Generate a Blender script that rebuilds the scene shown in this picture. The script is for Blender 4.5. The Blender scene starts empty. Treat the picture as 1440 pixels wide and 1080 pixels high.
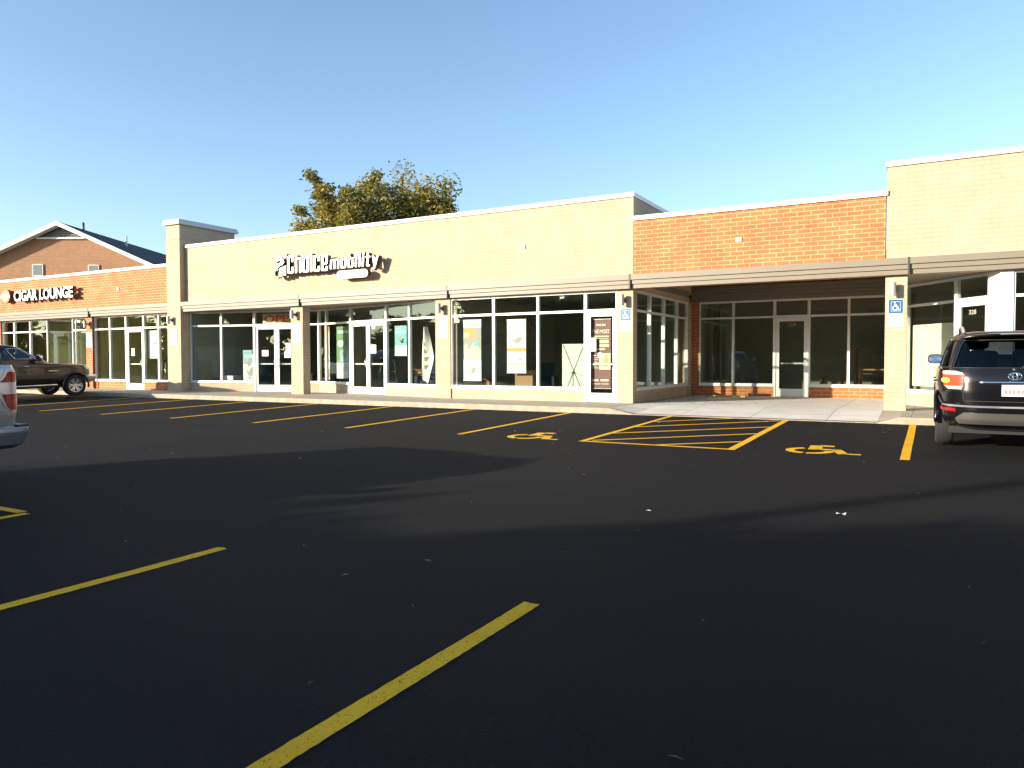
import bpy, bmesh, math, random
from mathutils import Vector, Matrix
R = math.radians
rnd = random.Random(7)
sc = bpy.context.scene
COL = sc.collection
# ------------------------------------------------------------------ camera
cam = bpy.data.cameras.new('camera'); camo = bpy.data.objects.new('camera', cam); COL.objects.link(camo)
cam.sensor_width = 36; cam.lens = 26.243; cam.clip_start = .05; cam.clip_end = 3000
YAW, PIT, ROLL = R(29.3845), R(1.783), R(-.119)
fw = Vector((-math.sin(YAW)*math.cos(PIT), math.cos(YAW)*math.cos(PIT), -math.sin(PIT)))
rt = Vector((math.cos(YAW), math.sin(YAW), 0)); up = rt.cross(fw)
r2 = rt*math.cos(ROLL)+up*math.sin(ROLL); u2 = up*math.cos(ROLL)-rt*math.sin(ROLL)
M = Matrix((r2, u2, -fw)).transposed().to_4x4(); M.translation = (0, 0, 1.5)
camo.matrix_world = M; sc.camera = camo
# ------------------------------------------------------------------ light
TO_SUN = Vector((-.78, -1, .29)).normalized()
ELEV = math.asin(TO_SUN.z); AZ = math.atan2(TO_SUN.x, TO_SUN.y)
world = bpy.data.worlds.new('World'); sc.world = world; world.use_nodes = True
wn = world.node_tree; bg = wn.nodes['Background']
sky = wn.nodes.new('ShaderNodeTexSky'); sky.sky_type = 'NISHITA'; sky.sun_disc = False
sky.sun_elevation = ELEV; sky.sun_rotation = AZ % (2*math.pi)
sky.altitude = 100; sky.air_density = 1.0; sky.dust_density = .85; sky.ozone_density = 2.2
wn.links.new(sky.outputs[0], bg.inputs[0]); bg.inputs[1].default_value = .12
sl = bpy.data.lights.new('sun', 'SUN'); sl.energy = 4.3; sl.angle = R(.53); sl.color = (1, .865, .68)
so = bpy.data.objects.new('sun', sl); COL.objects.link(so); so.rotation_euler = (-TO_SUN).to_track_quat('-Z', 'Y').to_euler(); so.location = (-40, -60, 40)
sc.view_settings.view_transform = 'Standard'; sc.view_settings.look = 'None'; sc.view_settings.gamma = 1
sc.view_settings.exposure = 1.4
# ------------------------------------------------------------------ materials
MATS = {}
def mat(name, col=(.5,.5,.5), rough=.6, metal=0, noise=0, nscale=6, bump=0, bscale=40, coat=0, spec=.5, emit=None, es=1, detail=6):
    if name in MATS: return MATS[name]
    m = bpy.data.materials.new(name); m.use_nodes = True; MATS[name] = m
    n = m.node_tree.nodes; l = m.node_tree.links; b = n['Principled BSDF']
    b.inputs['Base Color'].default_value = (*col, 1); b.inputs['Roughness'].default_value = rough
    b.inputs['Metallic'].default_value = metal; b.inputs['Specular IOR Level'].default_value = spec
    if coat: b.inputs['Coat Weight'].default_value = coat; b.inputs['Coat Roughness'].default_value = .04
    if emit: b.inputs['Emission Color'].default_value = (*emit, 1); b.inputs['Emission Strength'].default_value = es
    if noise or bump:
        tc = n.new('ShaderNodeNewGeometry')
        if noise:
            t = n.new('ShaderNodeTexNoise'); t.inputs['Scale'].default_value = nscale; t.inputs['Detail'].default_value = detail
            l.new(tc.outputs['Position'], t.inputs['Vector'])
            mr = n.new('ShaderNodeMapRange'); mr.inputs[1].default_value = .25; mr.inputs[2].default_value = .75
            mr.inputs[3].default_value = 1-noise; mr.inputs[4].default_value = 1+noise
            l.new(t.outputs[0], mr.inputs[0])
            hv = n.new('ShaderNodeHueSaturation'); hv.inputs['Color'].default_value = (*col, 1)
            l.new(mr.outputs[0], hv.inputs['Value']); l.new(hv.outputs[0], b.inputs['Base Color'])
        if bump:
            t2 = n.new('ShaderNodeTexNoise'); t2.inputs['Scale'].default_value = bscale; t2.inputs['Detail'].default_value = 4
            l.new(tc.outputs['Position'], t2.inputs['Vector'])
            bp = n.new('ShaderNodeBump'); bp.inputs['Strength'].default_value = bump; bp.inputs['Distance'].default_value = .01
            l.new(t2.outputs[0], bp.inputs['Height']); l.new(bp.outputs[0], b.inputs['Normal'])
    return m

def brick(name, c1, c2, mortar, w=.305, h=.1016, ms=.011, var=.18):
    m = bpy.data.materials.new(name); m.use_nodes = True; MATS[name] = m
    n = m.node_tree.nodes; l = m.node_tree.links; b = n['Principled BSDF']
    g = n.new('ShaderNodeNewGeometry'); s = n.new('ShaderNodeSeparateXYZ'); l.new(g.outputs['Position'], s.inputs[0])
    a = n.new('ShaderNodeMath'); a.operation = 'ADD'; l.new(s.outputs[0], a.inputs[0]); l.new(s.outputs[1], a.inputs[1])
    cb = n.new('ShaderNodeCombineXYZ'); l.new(a.outputs[0], cb.inputs[0])
    z = n.new('ShaderNodeMath'); z.operation = 'ADD'; z.inputs[1].default_value = .03; l.new(s.outputs[2], z.inputs[0]); l.new(z.outputs[0], cb.inputs[1])
    t = n.new('ShaderNodeTexBrick'); t.inputs['Scale'].default_value = 1; t.inputs['Brick Width'].default_value = w
    t.inputs['Row Height'].default_value = h; t.inputs['Mortar Size'].default_value = ms; t.inputs['Mortar Smooth'].default_value = .15
    t.inputs['Color1'].default_value = (*c1, 1); t.inputs['Color2'].default_value = (*c2, 1); t.inputs['Mortar'].default_value = (*mortar, 1)
    l.new(cb.outputs[0], t.inputs['Vector'])
    nz = n.new('ShaderNodeTexNoise'); nz.inputs['Scale'].default_value = 2.2; nz.inputs['Detail'].default_value = 8; l.new(g.outputs['Position'], nz.inputs['Vector'])
    mr = n.new('ShaderNodeMapRange'); mr.inputs[1].default_value = .3; mr.inputs[2].default_value = .7; mr.inputs[3].default_value = 1-var; mr.inputs[4].default_value = 1+var
    l.new(nz.outputs[0], mr.inputs[0]); hv = n.new('ShaderNodeHueSaturation'); l.new(t.outputs[0], hv.inputs['Color']); l.new(mr.outputs[0], hv.inputs['Value'])
    l.new(hv.outputs[0], b.inputs['Base Color']); b.inputs['Roughness'].default_value = .85
    n2 = n.new('ShaderNodeTexNoise'); n2.inputs['Scale'].default_value = 60; l.new(g.outputs['Position'], n2.inputs['Vector'])
    mx = n.new('ShaderNodeMath'); mx.operation = 'MULTIPLY_ADD'; mx.inputs[1].default_value = -1; l.new(t.outputs['Fac'], mx.inputs[0]); l.new(n2.outputs[0], mx.inputs[2])
    bp = n.new('ShaderNodeBump'); bp.inputs['Strength'].default_value = .5; bp.inputs['Distance'].default_value = .006
    l.new(mx.outputs[0], bp.inputs['Height']); l.new(bp.outputs[0], b.inputs['Normal'])
    return m

def glass(name, tint=(.91,.94,.915), ior=1.8, rough=0):
    m = bpy.data.materials.new(name); m.use_nodes = True; MATS[name] = m
    n = m.node_tree.nodes; l = m.node_tree.links; n.remove(n['Principled BSDF']); out = n['Material Output']
    t = n.new('ShaderNodeBsdfTransparent'); t.inputs[0].default_value = (*tint, 1)
    g = n.new('ShaderNodeBsdfGlossy'); g.inputs['Roughness'].default_value = rough; g.inputs[0].default_value = (.78,.93,.95,1)
    f0 = ((ior-1)/(ior+1))**2          # Schlick reflectance, the same from either side of the pane
    gi = n.new('ShaderNodeNewGeometry'); dt = n.new('ShaderNodeVectorMath'); dt.operation = 'DOT_PRODUCT'; l.new(gi.outputs['Incoming'], dt.inputs[0]); l.new(gi.outputs['Normal'], dt.inputs[1])
    ab = n.new('ShaderNodeMath'); ab.operation = 'ABSOLUTE'; l.new(dt.outputs['Value'], ab.inputs[0]); om = n.new('ShaderNodeMath'); om.operation = 'SUBTRACT'; om.inputs[0].default_value = 1; l.new(ab.outputs[0], om.inputs[1])
    pw = n.new('ShaderNodeMath'); pw.operation = 'POWER'; pw.inputs[1].default_value = 5; l.new(om.outputs[0], pw.inputs[0])
    f = n.new('ShaderNodeMath'); f.operation = 'MULTIPLY_ADD'; f.inputs[1].default_value = 1-f0; f.inputs[2].default_value = f0; l.new(pw.outputs[0], f.inputs[0])
    mx = n.new('ShaderNodeMixShader'); l.new(f.outputs[0], mx.inputs[0]); l.new(t.outputs[0], mx.inputs[1]); l.new(g.outputs[0], mx.inputs[2])
    # slight waviness of the panes
    nz = n.new('ShaderNodeTexNoise'); nz.inputs['Scale'].default_value = 1.1; nz.inputs['Detail'].default_value = 1
    ge = n.new('ShaderNodeNewGeometry'); l.new(ge.outputs['Position'], nz.inputs['Vector'])
    bp = n.new('ShaderNodeBump'); bp.inputs['Strength'].default_value = .12; bp.inputs['Distance'].default_value = .02
    l.new(nz.outputs[0], bp.inputs['Height']); l.new(bp.outputs[0], g.inputs['Normal'])
    l.new(mx.outputs[0], out.inputs[0]); return m

def asphalt():
    m = bpy.data.materials.new('asphalt'); m.use_nodes = True; MATS['asphalt'] = m
    n = m.node_tree.nodes; l = m.node_tree.links; b = n['Principled BSDF']; g = n.new('ShaderNodeNewGeometry')
    def noise(s, d):
        t = n.new('ShaderNodeTexNoise'); t.inputs['Scale'].default_value = s; t.inputs['Detail'].default_value = d; l.new(g.outputs['Position'], t.inputs['Vector']); return t
    big = noise(.35, 5); fine = noise(140, 5)
    mp = n.new('ShaderNodeMapping'); mp.inputs['Scale'].default_value = (.25, 1.6, 1); mp.inputs['Rotation'].default_value = (0, 0, .25); l.new(g.outputs['Position'], mp.inputs[0])
    st = n.new('ShaderNodeTexNoise'); st.inputs['Scale'].default_value = .5; st.inputs['Detail'].default_value = 5; l.new(mp.outputs[0], st.inputs['Vector'])
    v = n.new('ShaderNodeTexVoronoi'); v.inputs['Scale'].default_value = 150; l.new(g.outputs['Position'], v.inputs['Vector'])
    r1 = n.new('ShaderNodeValToRGB'); r1.color_ramp.elements[0].position = .35; r1.color_ramp.elements[1].position = .7
    r1.color_ramp.elements[0].color = (.0090,.0096,.0114,1); r1.color_ramp.elements[1].color = (.0185,.0182,.0186,1)
    ad = n.new('ShaderNodeMath'); ad.operation = 'MULTIPLY_ADD'; ad.inputs[1].default_value = .5; l.new(big.outputs[0], ad.inputs[0])
    h2 = n.new('ShaderNodeMath'); h2.operation = 'MULTIPLY'; h2.inputs[1].default_value = .5; l.new(st.outputs[0], h2.inputs[0]); l.new(h2.outputs[0], ad.inputs[2])
    l.new(ad.outputs[0], r1.inputs[0])
    mr = n.new('ShaderNodeMapRange'); mr.inputs[1].default_value = .3; mr.inputs[2].default_value = .75; mr.inputs[3].default_value = .62; mr.inputs[4].default_value = 1.5
    l.new(fine.outputs[0], mr.inputs[0]); hv = n.new('ShaderNodeHueSaturation'); l.new(r1.outputs[0], hv.inputs['Color']); l.new(mr.outputs[0], hv.inputs['Value'])
    # pale aggregate showing here and there, faint scuffed patches
    ag = n.new('ShaderNodeTexVoronoi'); ag.inputs['Scale'].default_value = 55; l.new(g.outputs['Position'], ag.inputs['Vector'])
    sp = n.new('ShaderNodeSeparateColor'); l.new(ag.outputs['Color'], sp.inputs[0])
    t1 = n.new('ShaderNodeMath'); t1.operation = 'GREATER_THAN'; t1.inputs[1].default_value = .93; l.new(sp.outputs[0], t1.inputs[0])
    t2 = n.new('ShaderNodeMath'); t2.operation = 'LESS_THAN'; t2.inputs[1].default_value = .28; l.new(ag.outputs['Distance'], t2.inputs[0])
    t3 = n.new('ShaderNodeMath'); t3.operation = 'MULTIPLY'; l.new(t1.outputs[0], t3.inputs[0]); l.new(t2.outputs[0], t3.inputs[1])
    t4 = n.new('ShaderNodeMath'); t4.operation = 'MULTIPLY'; t4.inputs[1].default_value = .55; l.new(t3.outputs[0], t4.inputs[0])
    mxa = n.new('ShaderNodeMix'); mxa.data_type = 'RGBA'; mxa.inputs[7].default_value = (.05,.047,.043,1); l.new(t4.outputs[0], mxa.inputs[0]); l.new(hv.outputs[0], mxa.inputs[6])
    l.new(mxa.outputs[2], b.inputs['Base Color']); b.inputs['Roughness'].default_value = .85; b.inputs['Specular IOR Level'].default_value = .14
    mb = n.new('ShaderNodeMath'); mb.operation = 'ADD'; l.new(v.outputs['Distance'], mb.inputs[0]); l.new(fine.outputs[0], mb.inputs[1])
    bp = n.new('ShaderNodeBump'); bp.inputs['Strength'].default_value = 1; bp.inputs['Distance'].default_value = .016
    l.new(mb.outputs[0], bp.inputs['Height']); l.new(bp.outputs[0], b.inputs['Normal']); return m

def road_paint():
    m = bpy.data.materials.new('yellow_paint'); m.use_nodes = True; MATS['yellow_paint'] = m
    n = m.node_tree.nodes; l = m.node_tree.links; b = n['Principled BSDF']; g = n.new('ShaderNodeNewGeometry')
    t = n.new('ShaderNodeTexNoise'); t.inputs['Scale'].default_value = 70; t.inputs['Detail'].default_value = 4; l.new(g.outputs['Position'], t.inputs['Vector'])
    t2 = n.new('ShaderNodeTexNoise'); t2.inputs['Scale'].default_value = 3; t2.inputs['Detail'].default_value = 5; l.new(g.outputs['Position'], t2.inputs['Vector'])
    r1 = n.new('ShaderNodeValToRGB'); e = r1.color_ramp.elements; e[0].position = .30; e[0].color = (.06,.05,.02,1); e[1].position = .40; e[1].color = (.82,.45,.022,1)
    l.new(t.outputs[0], r1.inputs[0]); hv = n.new('ShaderNodeHueSaturation'); l.new(r1.outputs[0], hv.inputs['Color'])
    mr = n.new('ShaderNodeMapRange'); mr.inputs[3].default_value = .8; mr.inputs[4].default_value = 1.15; l.new(t2.outputs[0], mr.inputs[0]); l.new(mr.outputs[0], hv.inputs['Value'])
    l.new(hv.outputs[0], b.inputs['Base Color']); b.inputs['Roughness'].default_value = .85; b.inputs['Specular IOR Level'].default_value = .15
    bp = n.new('ShaderNodeBump'); bp.inputs['Strength'].default_value = .5; bp.inputs['Distance'].default_value = .004; l.new(t.outputs[0], bp.inputs['Height']); l.new(bp.outputs[0], b.inputs['Normal'])
    return m

def leafmat(name, col):
    m = bpy.data.materials.new(name); m.use_nodes = True; MATS[name] = m
    n = m.node_tree.nodes; l = m.node_tree.links; b = n['Principled BSDF']
    b.inputs['Roughness'].default_value = .6; b.inputs['Base Color'].default_value = (*col, 1)
    tr = n.new('ShaderNodeBsdfTranslucent'); tr.inputs[0].default_value = (*[c*1.2 for c in col], 1)
    mx = n.new('ShaderNodeMixShader'); mx.inputs[0].default_value = .35; l.new(b.outputs[0], mx.inputs[1]); l.new(tr.outputs[0], mx.inputs[2]); l.new(mx.outputs[0], n['Material Output'].inputs[0])
    return m

ASPH = asphalt(); PAINT = road_paint()
RED = brick('red_brick', (.43,.145,.05), (.37,.118,.04), (.50,.285,.15), ms=.0108)
TAN = brick('tan_brick', (.48,.36,.25), (.445,.332,.23), (.385,.288,.198), ms=.009, var=.08)
HBRICK = brick('house_brick', (.33,.165,.08), (.25,.12,.06), (.36,.23,.14), w=.21, h=.1, ms=.014, var=.07)
GLASS = glass('shop_glass')
CARGLASS = glass('car_glass', tint=(.45,.5,.48), ior=1.6)
DARKGLASS = glass('privacy_glass', tint=(.07,.085,.09), ior=1.45)
FRAME = mat('white_aluminium', (.74,.74,.73), .38, .15, noise=.05, nscale=3)
TRIM = mat('white_trim', (.78,.78,.76), .5, noise=.05, nscale=2)
FASC = mat('taupe_metal', (.185,.162,.122), .5, noise=.05, nscale=1.5)
DARK = mat('dark_bronze', (.04,.035,.03), .5)
CONC = mat('concrete', (.37,.32,.245), .9, noise=.16, nscale=2.5, bump=.3, bscale=120, detail=9)
KERB = mat('kerb_concrete', (.34,.29,.22), .9, noise=.22, nscale=5, bump=.4, bscale=80, detail=9)
INFLOOR = mat('floor_tile', (.30,.275,.24), .5, noise=.1)
INWALL = mat('interior_paint', (.36,.345,.285), .8, noise=.06, nscale=1)
CEIL = mat('ceiling_tile', (.3,.3,.27), .9)
WHITE = mat('white_print', (.80,.80,.77), .5)
BLACK = mat('black_plastic', (.02,.02,.022), .45)
LETTER = mat('letter_face', (.82,.81,.79), .4)
LEDGE = mat('letter_return', (.035,.03,.028), .5)
BLUE = mat('sign_blue', (.012,.085,.24), .45)
STEEL = mat('lamp_metal', (.42,.41,.40), .4, .4)
ORANGE = mat('print_orange', (.80,.33,.06), .5); GREEN = mat('print_green', (.15,.29,.14), .5); TEAL = mat('print_teal', (.16,.48,.52), .5)
GREY = mat('print_grey', (.33,.33,.30), .5); MAROON = mat('print_maroon', (.20,.07,.075), .5); CREAM = mat('print_cream', (.70,.63,.44), .5)
PBLUE = mat('print_light_blue', (.36,.53,.60), .5); REDP = mat('print_red', (.75,.035,.015), .5); OLIVE = mat('print_olive', (.42,.42,.2), .5)
WOOD = mat('wood', (.30,.15,.06), .5, noise=.25, nscale=5); CARD = mat('cardboard', (.36,.22,.12), .85)
UPH = mat('upholstery', (.05,.06,.08), .8, noise=.2); CHROME = mat('chrome', (.75,.75,.76), .12, 1)
RUBBER = mat('tyre_rubber', (.018,.018,.018), .85, bump=.3, bscale=60); ALLOY = mat('alloy', (.55,.55,.56), .28, .9)
SHINGLE = mat('shingle', (.035,.038,.048), .9, noise=.35, nscale=9); BARK = mat('bark', (.07,.05,.035), .9, noise=.3, nscale=8)
BEIGE = mat('site_wall_paint', (.5,.46,.4), .8)

# ------------------------------------------------------------------ mesh helpers
def wloc(o):
    v = Vector((0,0,0))
    while o: v += o.location; o = o.parent
    return v
class Frame:
    def __init__(s, A, B, z=0):
        s.o = Vector((A[0], A[1], z)); d = Vector((B[0]-A[0], B[1]-A[1], 0)); s.L = d.length; s.S = d.normalized(); s.N = Vector((s.S.y, -s.S.x, 0))
    def p(s, a, n, z): return s.o + s.S*a + s.N*n + Vector((0,0,z))
WF = Frame((0,0),(1,0))
class MB:
    def __init__(s): s.v = []; s.f = []; s.m = []
    def add(s, vs, fs, mi=0):
        k = len(s.v); s.v += [Vector(v) for v in vs]; s.f += [tuple(i+k for i in f) for f in fs]; s.m += [mi]*len(fs); return s
    def hexa(s, P, mi=0): return s.add(P, [(0,3,2,1),(4,5,6,7),(0,1,5,4),(1,2,6,5),(2,3,7,6),(3,0,4,7)], mi)
    def box(s, x0,x1,y0,y1,z0,z1, mi=0): return s.hexa([(x0,y0,z0),(x1,y0,z0),(x1,y1,z0),(x0,y1,z0),(x0,y0,z1),(x1,y0,z1),(x1,y1,z1),(x0,y1,z1)], mi)
    def fbox(s, F, a0,a1,n0,n1,z0,z1, mi=0):
        return s.hexa([F.p(a0,n1,z0),F.p(a1,n1,z0),F.p(a1,n0,z0),F.p(a0,n0,z0),F.p(a0,n1,z1),F.p(a1,n1,z1),F.p(a1,n0,z1),F.p(a0,n0,z1)], mi)
    def fpoly(s, F, pts, n0, n1, mi=0, side=None):     # polygon in (a,z), extruded from n0 to n1
        k = len(pts); V = [F.p(a,n1,z) for a,z in pts] + [F.p(a,n0,z) for a,z in pts]
        s.add(V, [tuple(range(k)), tuple(range(2*k-1,k-1,-1))] + [(i, i+k, (i+1)%k+k, (i+1)%k) for i in range(k)], mi)
        if side is not None: s.m[-k:] = [side]*k
        return s
    def prism(s, pts, z0, z1, mi=0):        # XY polygon
        k = len(pts); V = [(x,y,z0) for x,y in pts]+[(x,y,z1) for x,y in pts]
        return s.add(V, [tuple(range(k-1,-1,-1)), tuple(range(k,2*k))]+[(i,(i+1)%k,(i+1)%k+k,i+k) for i in range(k)], mi)
    def tube(s, path, r, n=8, mi=0, r2=None, cap=True):
        path = [Vector(p) for p in path]; k = len(s.v); m = len(path)
        for i,p in enumerate(path):
            d = (path[min(i+1,m-1)]-path[max(i-1,0)]).normalized()
            a = d.cross(Vector((0,0,1)) if abs(d.z) < .9 else Vector((1,0,0))).normalized(); b = d.cross(a)
            rr = r if r2 is None else r+(r2-r)*i/(m-1)
            for j in range(n): t = 2*math.pi*j/n; s.v.append(p+a*rr*math.cos(t)+b*rr*math.sin(t))
        for i in range(m-1):
            for j in range(n): s.f.append((k+i*n+j, k+i*n+(j+1)%n, k+(i+1)*n+(j+1)%n, k+(i+1)*n+j)); s.m.append(mi)
        if cap:
            s.f.append(tuple(k+j for j in range(n-1,-1,-1))); s.m.append(mi); s.f.append(tuple(k+(m-1)*n+j for j in range(n))); s.m.append(mi)
        return s
    def lathe(s, prof, axis_o, axis, n=24, mi=0):   # prof: (r, h)
        ax = Vector(axis).normalized(); o = Vector(axis_o); a = ax.cross(Vector((0,0,1)) if abs(ax.z)<.9 else Vector((1,0,0))).normalized(); b = ax.cross(a); k = len(s.v); m = len(prof)
        for r,h in prof:
            for j in range(n): t = 2*math.pi*j/n; s.v.append(o+ax*h+(a*math.cos(t)+b*math.sin(t))*r)
        for i in range(m-1):
            for j in range(n): s.f.append((k+i*n+j, k+i*n+(j+1)%n, k+(i+1)*n+(j+1)%n, k+(i+1)*n+j)); s.m.append(mi)
        return s
    def grid(s, rows, mi=0, closed=False):
        k = len(s.v); n = len(rows[0])
        for r in rows: s.v += [Vector(p) for p in r]
        for i in range(len(rows)-1):
            for j in range(n if closed else n-1): s.f.append((k+i*n+j, k+i*n+(j+1)%n, k+(i+1)*n+(j+1)%n, k+(i+1)*n+j)); s.m.append(mi)
        return s
    def text(s, F, txt, a, z, size, n0, n1, mi=0, sx=1, bold=0, width=None, shear=0, mi_side=None):
        V, Fs = text_mesh(txt, bold, shear)
        xs = [v[0] for v in V]; x0, x1 = min(xs), max(xs); k = size
        if width: sx = width/((x1-x0)*k)
        P = [F.p(a+(v[0]-x0)*k*sx, n0+(n1-n0)*v[2], z+v[1]*k) for v in V]
        if mi_side is None: s.add(P, Fs, mi)
        else:
            base = len(s.v); s.v += P
            for f in Fs:
                s.f.append(tuple(i+base for i in f)); s.m.append(mi if all(V[i][2] > .5 for i in f) else mi_side)
        return (x1-x0)*k*sx
    def build(s, name, mats, parent=None, smooth=False, merge=False, angle=None):
        me = bpy.data.meshes.new(name); off = wloc(parent)
        me.from_pydata([v-off for v in s.v], [], s.f)
        mats = mats if isinstance(mats, (list, tuple)) else [mats]
        for m in mats: me.materials.append(m)
        me.polygons.foreach_set('material_index', s.m)
        if smooth: me.polygons.foreach_set('use_smooth', [True]*len(s.f))
        if angle or merge:
            bm = bmesh.new(); bm.from_mesh(me); bmesh.ops.remove_doubles(bm, verts=bm.verts, dist=1e-4); bmesh.ops.recalc_face_normals(bm, faces=bm.faces); bm.to_mesh(me); bm.free()
        me.update()
        if angle: me.set_sharp_from_angle(angle=R(angle))
        o = bpy.data.objects.new(name, me); COL.objects.link(o); o.parent = parent; return o
_T = {}
def text_mesh(txt, bold=0, shear=0):
    key = (txt, bold, shear)
    if key in _T: return _T[key]
    c = bpy.data.curves.new('t', 'FONT'); c.body = txt; c.size = 1.4; c.extrude = .5; c.offset = bold; c.shear = shear; c.resolution_u = 3
    o = bpy.data.objects.new('t', c); COL.objects.link(o); dg = bpy.context.evaluated_depsgraph_get(); dg.update()
    me = bpy.data.meshes.new_from_object(o.evaluated_get(dg))
    V = [(v.co.x, v.co.y, v.co.z+.5) for v in me.vertices]; Fs = [tuple(p.vertices) for p in me.polygons]
    bpy.data.objects.remove(o); bpy.data.curves.remove(c); bpy.data.meshes.remove(me)
    _T[key] = (V, Fs); return V, Fs
def tag(o, label=None, cat=None, group=None, kind=None):
    if label: o['label'] = label
    if cat: o['category'] = cat
    if group: o['group'] = group
    if kind: o['kind'] = kind
    return o
def empty(name, loc, label=None, cat=None, group=None):
    o = bpy.data.objects.new(name, None); COL.objects.link(o); o.location = loc; o.empty_display_size = .2
    return tag(o, label, cat, group)
def copy_tree(o, parent=None):
    c = o.copy(); COL.objects.link(c); c.parent = parent
    for ch in list(o.children): copy_tree(ch, c)
    return c

# ------------------------------------------------------------------ ground
def gz(y):
    if y <= 3: return 0.
    if y <= 5: return .02*(y-3)**2/4*1.0
    if y >= 16.35: return .02*(16.35-4)
    return .02*(y-4)
ys = [-420,-60,-20,0,3,3.5,4,4.5,5,7,9,11,13,15,16.35,30,60,420]
MB().grid([[(x,y,gz(y)-.06) for x in (-500,-80,-30,0,30,80,500)] for y in ys]).build('ground', mat('dry_grass', (.09,.10,.04), .95, noise=.4, nscale=.8))['kind'] = 'structure'
ya = [-27,-10,0,3,3.5,4,4.5,5,7,9,11,13,15,16.36]
MB().grid([[(x,y,gz(y)) for x in (-75,-50,-25,0,25,50)] for y in ya]).build('parking_lot', ASPH)['kind'] = 'structure'
def stripe(x0, x1, ya, yb, name='parking_line', skew=0):
    m = MB(); n = 140; rows = []
    for i in range(n+1):          # slightly ragged sprayed edges
        y = ya+(yb-ya)*i/n; e = .012 if i in (0,n) else 0; j = lambda: rnd.gauss(0,.0014)+.0015*math.sin(y*2.1+x0*9)
        rows.append([(x0+j(), y+rnd.gauss(0,1)*e, gz(y)+.004), ((x0+x1)/2, y+rnd.gauss(0,1)*e, gz(y)+.004), (x1+j(), y+rnd.gauss(0,1)*e, gz(y)+.004)])
    m.grid(rows)
    o = m.build(name, PAINT); o['kind'] = 'structure'; return o
def band(p, q, w=.1, name='parking_line'):
    p = Vector((*p,0)); q = Vector((*q,0)); d = (q-p).normalized(); s = Vector((-d.y,d.x,0))*w/2; m = MB(); n = 10
    f = lambda v: (v.x, v.y, gz(v.y)+.0045)
    m.grid([[f(p+(q-p)*i/n-s), f(p+(q-p)*i/n+s)] for i in range(n+1)]); o = m.build(name, PAINT); o['kind'] = 'structure'
for x in (-2.13, -4.93, -7.75): stripe(x-.055, x+.055, -1.6, 4.02)
band((-12.0, 4.03), (-7.85, 4.03), .1)
for i in range(3): band((-11.6+i*1.1, 3.95), (-10.2+i*1.1, 2.3), .1)
for x in (2.9, 5.7): stripe(x-.055, x+.055, -1.6, 4.02)
KY = 16.34
for x in (-7.57, -10.3, -12.95, -15.75, -18.5, -21.3, -24.1, -26.9, -29.7, -32.5): stripe(x-.055, x+.055, 11.45, KY)
stripe(-.37, -.25, 11.35, KY); stripe(2.4, 2.52, 11.35, KY); stripe(5.1,5.22,11.35,KY)
stripe(-5.15, -5.05, 11.4, KY); stripe(-2.70, -2.58, 11.4, KY); band((-5.05, 11.45), (-2.70, 11.45), .1)
for p, q_ in (((-5.05,15.0),(-3.75,16.3)), ((-5.05,13.9),(-2.75,16.15)), ((-5.05,12.72),(-2.70,14.87)), ((-4.98,11.6),(-2.70,13.66)), ((-3.87,11.45),(-2.70,12.42))): band(p, q_, .085)
# wheelchair symbols painted on the asphalt
def pavement_symbol(cx, cy, k):
    m = MB()
    def f(x, y): return (cx+x*k, cy+y*k, gz(cy+y*k)+.005)
    def arc(a0,a1,r,w,ox,oy,n=18): m.grid([[f(ox+math.cos(a)*(r-w/2), oy+math.sin(a)*(r-w/2)), f(ox+math.cos(a)*(r+w/2), oy+math.sin(a)*(r+w/2))] for a in [R(a0+(a1-a0)*i/n) for i in range(n+1)]])
    def seg(p,q,w):
        d = Vector((q[0]-p[0], q[1]-p[1])).normalized(); s = Vector((-d.y,d.x))*w/2
        m.add([f(p[0]-s.x,p[1]-s.y), f(q[0]-s.x,q[1]-s.y), f(q[0]+s.x,q[1]+s.y), f(p[0]+s.x,p[1]+s.y)], [(0,1,2,3)])
    arc(112, 258, .37, .17, -.1, -.22); arc(268, 372, .37, .17, -.1, -.22)
    seg((-.06,.62),(-.03,-.04),.25); seg((-.03,.05),(.42,.05),.17); seg((.36,.10),(.56,-.52),.20); seg((.50,-.46),(.86,-.46),.14); seg((-.0,.60),(.28,.60),.20)
    m.build('accessible_parking_symbol', PAINT)['kind'] = 'structure'
pavement_symbol(-6.2, 11.8, .74); pavement_symbol(-1.5, 11.95, .74)
# sidewalk with an accessible ramp apron, kerb
WZ = .38
def walkz(x, y):
    g = gz(17)
    def low(x):
        if x < -6.6 or x > -.55: return 0
        if x < -6.0: return (x+6.6)/.6
        if x > -.95: return (-.55-x)/.4
        return 1
    t = max(0, min(1, (y-16.35)/1.9)); return WZ - low(x)*(WZ-g-.012)*(1-t)
xs = [-60,-46,-31,-27.9,-26,-20,-12,-7.4,-6.6,-6.3,-6.0,-5.5,-5.05,-4,-3,-2,-.95,-.75,-.55,2,6,16]
sw = MB()
sw.grid([[(x,y,walkz(x,y)) for x in xs] for y in (16.5,17,17.5,18,18.4,21,24.2)])
n_ = len(xs)-1
sw.m = [1 if -6.62 < (xs[i % n_]+xs[i % n_+1])/2 < -.85 else 0 for i in range(len(sw.f))]
NEWC = mat('new_concrete', (.64,.61,.55), .9, noise=.12, nscale=2, bump=.3, bscale=120, detail=9)
o = sw.build('sidewalk', [CONC, NEWC], merge=True); o['kind'] = 'structure'
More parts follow.
